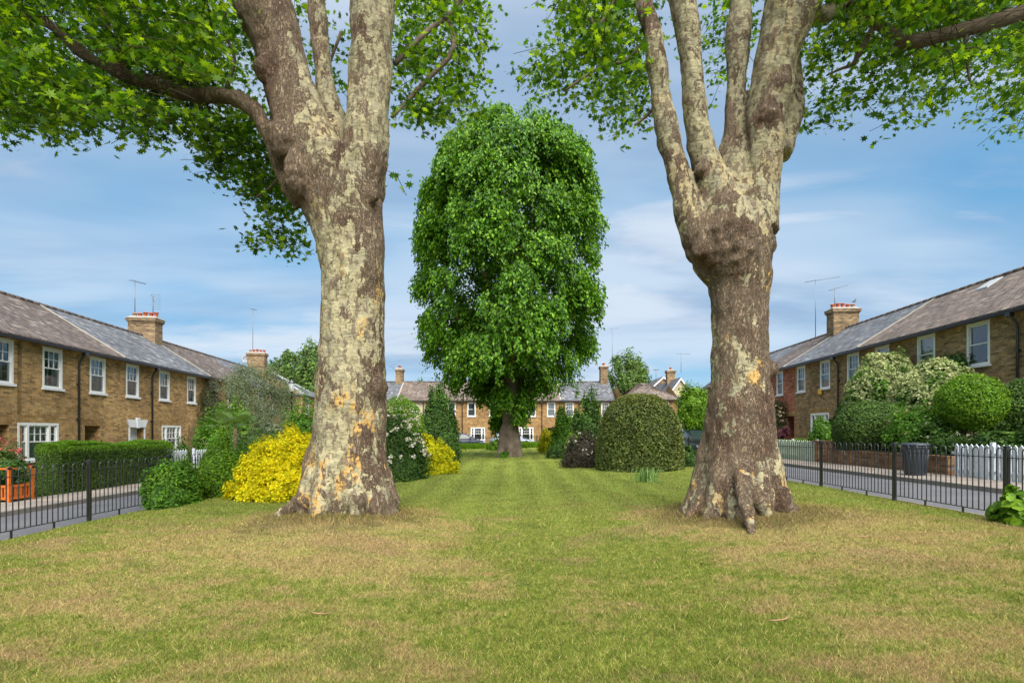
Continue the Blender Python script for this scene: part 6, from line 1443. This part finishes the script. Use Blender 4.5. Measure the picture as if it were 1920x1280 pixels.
def garden_wall():
    t = tag(empty('garden_wall', (11.85, 14.5, 0.45)), 'low brick garden wall behind the bin on the right pavement', 'wall')
    m = MB(); m.box(-0.0, 0.22, 0, 5.1, -0.1, 0.55); m.box(-0.02, 0.24, -0.0, 5.1, 0.551, 0.62); m.build('brickwork', M['brick_wall'], t)
    for y in (5.1, 6.05):
        p = MB(); p.box(-0.06, 0.30, y, y + 0.36, -0.1, 0.88); p.box(-0.09, 0.33, y - 0.03, y + 0.39, 0.881, 0.95); p.build('pier', M['brick_wall'], t)
garden_wall()
def wheelie_bin():
    t = tag(empty('refuse_bin', (11.15, 14.75, 0.55), RA), 'dark grey plastic bin standing on the right pavement before the brick wall', 'bin')
    m = MB(); m.lathe([(0.235, 0.0), (0.25, 0.02), (0.30, 0.74), (0.315, 0.75), (0.315, 0.80), (0.29, 0.80)], 20); m.build('body', M['bin'], t)
    r = MB()
    for k in range(20):
        a = k * 0.314; r.tube([(0.253 * math.cos(a), 0.253 * math.sin(a), 0.06), (0.300 * math.cos(a), 0.300 * math.sin(a), 0.70)], 0.010, 5)
    r.build('ribs', M['bin'], t)
    l = MB(); l.lathe([(0.335, 0.80), (0.34, 0.83), (0.30, 0.87), (0.05, 0.885)], 20); l.build('lid', M['bin'], t)
    h = MB(); h.tube([(-0.30, 0.1, 0.78), (-0.38, 0.1, 0.80), (-0.38, -0.1, 0.80), (-0.30, -0.1, 0.78)], 0.014, 6); h.build('handle', M['bin'], t)
wheelie_bin()

# ------------------------------------------------------------------ cars
def car(loc, rz, paint, label, group='parked cars', dark=False):
    t = tag(empty('parked_car', loc, rz), label, 'car', group)
    # stations: x, half width, sill z, waist z
    S = [(-2.08, 0.60, 0.42, 0.62), (-2.02, 0.74, 0.30, 0.80), (-1.80, 0.82, 0.24, 0.92), (-1.0, 0.87, 0.22, 0.95), (0.2, 0.88, 0.22, 0.93), (0.95, 0.87, 0.22, 0.90), (1.55, 0.83, 0.24, 0.80), (1.92, 0.74, 0.28, 0.70), (2.08, 0.58, 0.36, 0.56)]
    m = MB(); V = []; n = 10
    for (x, w, z0, z1) in S:
        V += [(x, -w * 0.85, z0), (x, w * 0.85, z0), (x, w * 0.97, z0 + 0.12), (x, w, (z0 + z1) / 2), (x, w * 0.97, z1 - 0.10), (x, w * 0.80, z1), (x, -w * 0.80, z1), (x, -w * 0.97, z1 - 0.10), (x, -w, (z0 + z1) / 2), (x, -w * 0.97, z0 + 0.12)]
    F = [tuple(range(n)), tuple(range((len(S) - 1) * n + n - 1, (len(S) - 1) * n - 1, -1))]
    for i in range(len(S) - 1):
        for k in range(n): F.append((i * n + k, (i + 1) * n + k, (i + 1) * n + (k + 1) % n, i * n + (k + 1) % n))
    m.add(V, F, True)
    # cabin (roof and pillars)
    Cb = [(-1.78, 0.70, 0.93, 0.70), (-1.35, 0.60, 1.38, 0.60), (-0.4, 0.60, 1.46, 0.60), (0.25, 0.58, 1.42, 0.58), (1.05, 0.70, 0.90, 0.70)]
    V = []
    for (x, w, zt, _) in Cb: V += [(x, 0.78 if zt > 1 else 0.74, 0.88), (x, w, zt), (x, -w, zt), (x, -0.78 if zt > 1 else -0.74, 0.88)]
    F = []
    for i in range(len(Cb) - 1):
        for k in range(3): F.append((i * 4 + k, i * 4 + k + 1, (i + 1) * 4 + k + 1, (i + 1) * 4 + k))
    m.add(V, F, True); body = m.build('body', M[paint], t)
    for s in (-1, 1):
        g1 = MB(); y0, y1 = s * 0.772, s * 0.632
        g1.add([(-1.45, y0 * 1.0, 0.97), (-0.42, y0 * 1.01, 0.97), (-0.42, y1 * 1.0, 1.37), (-1.22, y1 * 1.0, 1.32)], [(0, 1, 2, 3)]); g1.build('side_window', M['carglass'], t)
        g2 = MB(); g2.add([(-0.34, y0 * 1.01, 0.97), (0.80, y0 * 0.985, 0.95), (0.28, y1 * 0.995, 1.33), (-0.34, y1 * 1.0, 1.37)], [(0, 1, 2, 3)]); g2.build('side_window', M['carglass'], t)
        mr = MB(); mr.bbox(0.62, 0.74, min(s * 0.86, s * 1.0), max(s * 0.86, s * 1.0), 0.95, 1.08, 0.02); mr.build('wing_mirror', M[paint], t)
        hl = MB(); hl.tube([(1.80, s * 0.70, 0.66), (1.98, s * 0.60, 0.62)], [0.05, 0.07], 8); hl.build('headlight', M['hlight'], t)
    ws = MB(); ws.add([(1.02, -0.62, 0.935), (1.02, 0.62, 0.935), (0.30, 0.52, 1.405), (0.30, -0.52, 1.405)], [(0, 1, 2, 3)]); ws.build('windscreen', M['carglass'], t)
    rw = MB(); rw.add([(-1.765, 0.62, 0.965), (-1.765, -0.62, 0.965), (-1.385, -0.52, 1.37), (-1.385, 0.52, 1.37)], [(0, 1, 2, 3)]); rw.build('rear_window', M['carglass'], t)
    for x in (-1.28, 1.28):
        for s in (-1, 1):
            w = MB(); w.lathe([(0.20, -0.10), (0.31, -0.10), (0.325, -0.07), (0.325, 0.07), (0.31, 0.10), (0.20, 0.10)], 20, (0, 0, 0), 'y'); wh = w.build('wheel', M['tyre'], t, (x, s * 0.79, 0.325))
            r = MB(); r.lathe([(0.05, 0), (0.19, 0.005), (0.205, 0.02), (0.205, 0.03)], 16, (0, s * 0.085, 0), 'y'); r.build('rim', M['rim'], wh)
            a = MB(); a.lathe([(0.37, -0.01), (0.37, 0.01)], 20, (x, s * 0.862, 0.34), 'y'); a.build('wheel_arch', M['tyre'], t)
    return t
car((at(912, 0, 48.4).x - 2.08, 48.4, T(-4.4) + 0.005), 0, 'car_navy', 'navy blue car parked left of the lime tree trunk')
car((at(1003, 0, 48.4).x - 2.08, 48.6, T(0) + 0.005), 0, 'car_silver', 'pale silver blue car partly behind the lime tree trunk')
car((at(1008, 0, 48.4).x + 2.08, 48.5, T(4) + 0.005), math.pi, 'car_navy', 'dark blue car showing only its nose right of the silver one')
car((9.25, 26.5, T(9.25) + 0.01), R(-90), 'car_black', 'black car on the right road behind the clipped dome')

# ------------------------------------------------------------------ background trees
bg = 'trees beyond the terraces'
tree_crown_tree('background_tree', (at(540, 0, 72).x, 72), 'light green tree rising behind the left terrace near the left trunk', 7.0, (3.2, 3.2, 5.4), 15000, 0.36, M['farleaf'], bg, trunk_r=0.3)
tree_crown_tree('background_tree', (at(592, 0, 70).x, 70), 'taller green tree touching the left edge of the left trunk', 7.6, (3.0, 3.2, 6.0), 14000, 0.36, M['farleaf'], bg, trunk_r=0.3)
tree_crown_tree('background_tree', (at(1172, 0, 76).x, 76), 'leafy tree behind the right far chimney', 6.4, (3.0, 3, 5.0), 12000, 0.34, M['farleaf'], bg)
tree_crown_tree('background_tree', (at(1192, 0, 80).x, 80), 'rounded tree top just right of the tree behind the far chimney', 6.2, (2.6, 3, 5.0), 9000, 0.34, M['farleaf'], bg)
tree_crown_tree('background_tree', (at(787, 0, 85).x, 85), 'small spiky tree top over the far roof left of the lime tree', 5.0, (1.6, 1.8, 4.6), 5000, 0.32, M['farleaf'], bg)
tree_crown_tree('background_tree', (at(812, 0, 88).x, 88), 'tree top over the far roof touching the lime tree', 4.8, (2.4, 2.2, 4.6), 6000, 0.34, M['farleaf'], bg)
tree_crown_tree('background_tree', (at(765, 0, 90).x, 90), 'low tree top over the far roof beside the left chimney', 4.2, (2.2, 2.2, 4.4), 5000, 0.34, M['farleaf'], bg)

# ------------------------------------------------------------------ fallen twigs on the lawn
for (x, y, L, a, lb) in ((2.02, 3.95, 0.26, 0.5, 'pale curved fallen twig on the dry turf right of centre'), (-1.55, 4.25, 0.20, -0.3, 'short dark fallen twig on the turf left of centre'), (-4.3, 6.3, 0.28, 0.2, 'thin fallen twig on the grass left of the left trunk'),
                         (4.15, 6.25, 0.30, 0.35, 'bent fallen twig right of the front root of the right plane tree')):
    m = MB(); ca, sa = math.cos(a), math.sin(a); P_ = []
    for q in np.linspace(-1, 1, 7):
        xx, yy = x + ca * q * L / 2 - sa * 0.04 * q * q, y + sa * q * L / 2 + ca * 0.05 * q * q; P_.append((xx - x, yy - y, float(lawn_z(xx, yy)) - float(lawn_z(x, y)) + 0.022))
    m.tube(P_, [0.003, 0.005, 0.006, 0.006, 0.005, 0.004, 0.002], 6); m.tube([P_[3], (P_[3][0] + 0.05, P_[3][1] + 0.05, P_[3][2] + 0.012)], [0.004, 0.002], 5)
    tag(m.build('fallen_twig', M['terra_pale'], None, (x, y, float(lawn_z(x, y)))), lb, 'twig', 'fallen twigs on the lawn')

n = 120; X = RNG.uniform(-6.8, 6.8, n); Y = 3.0 + 11 * RNG.random(n) ** 1.4; Z = lawn_z(X, Y) + 0.022
o = leafmesh('fallen_leaves', np.stack([X, Y, Z], 1), np.array([0, 0, 1.0]) + RNG.normal(size=(n, 3)) * 0.35, 0.02 + 0.018 * RNG.random(n), 'round', leaf_mat('dead_leaf', g(0.20, 0.12, 0.05), g(0.36, 0.24, 0.10), None, 0.1), None)
tag(o, 'small dead brown leaves scattered over the lawn', 'leaves', kind='stuff')
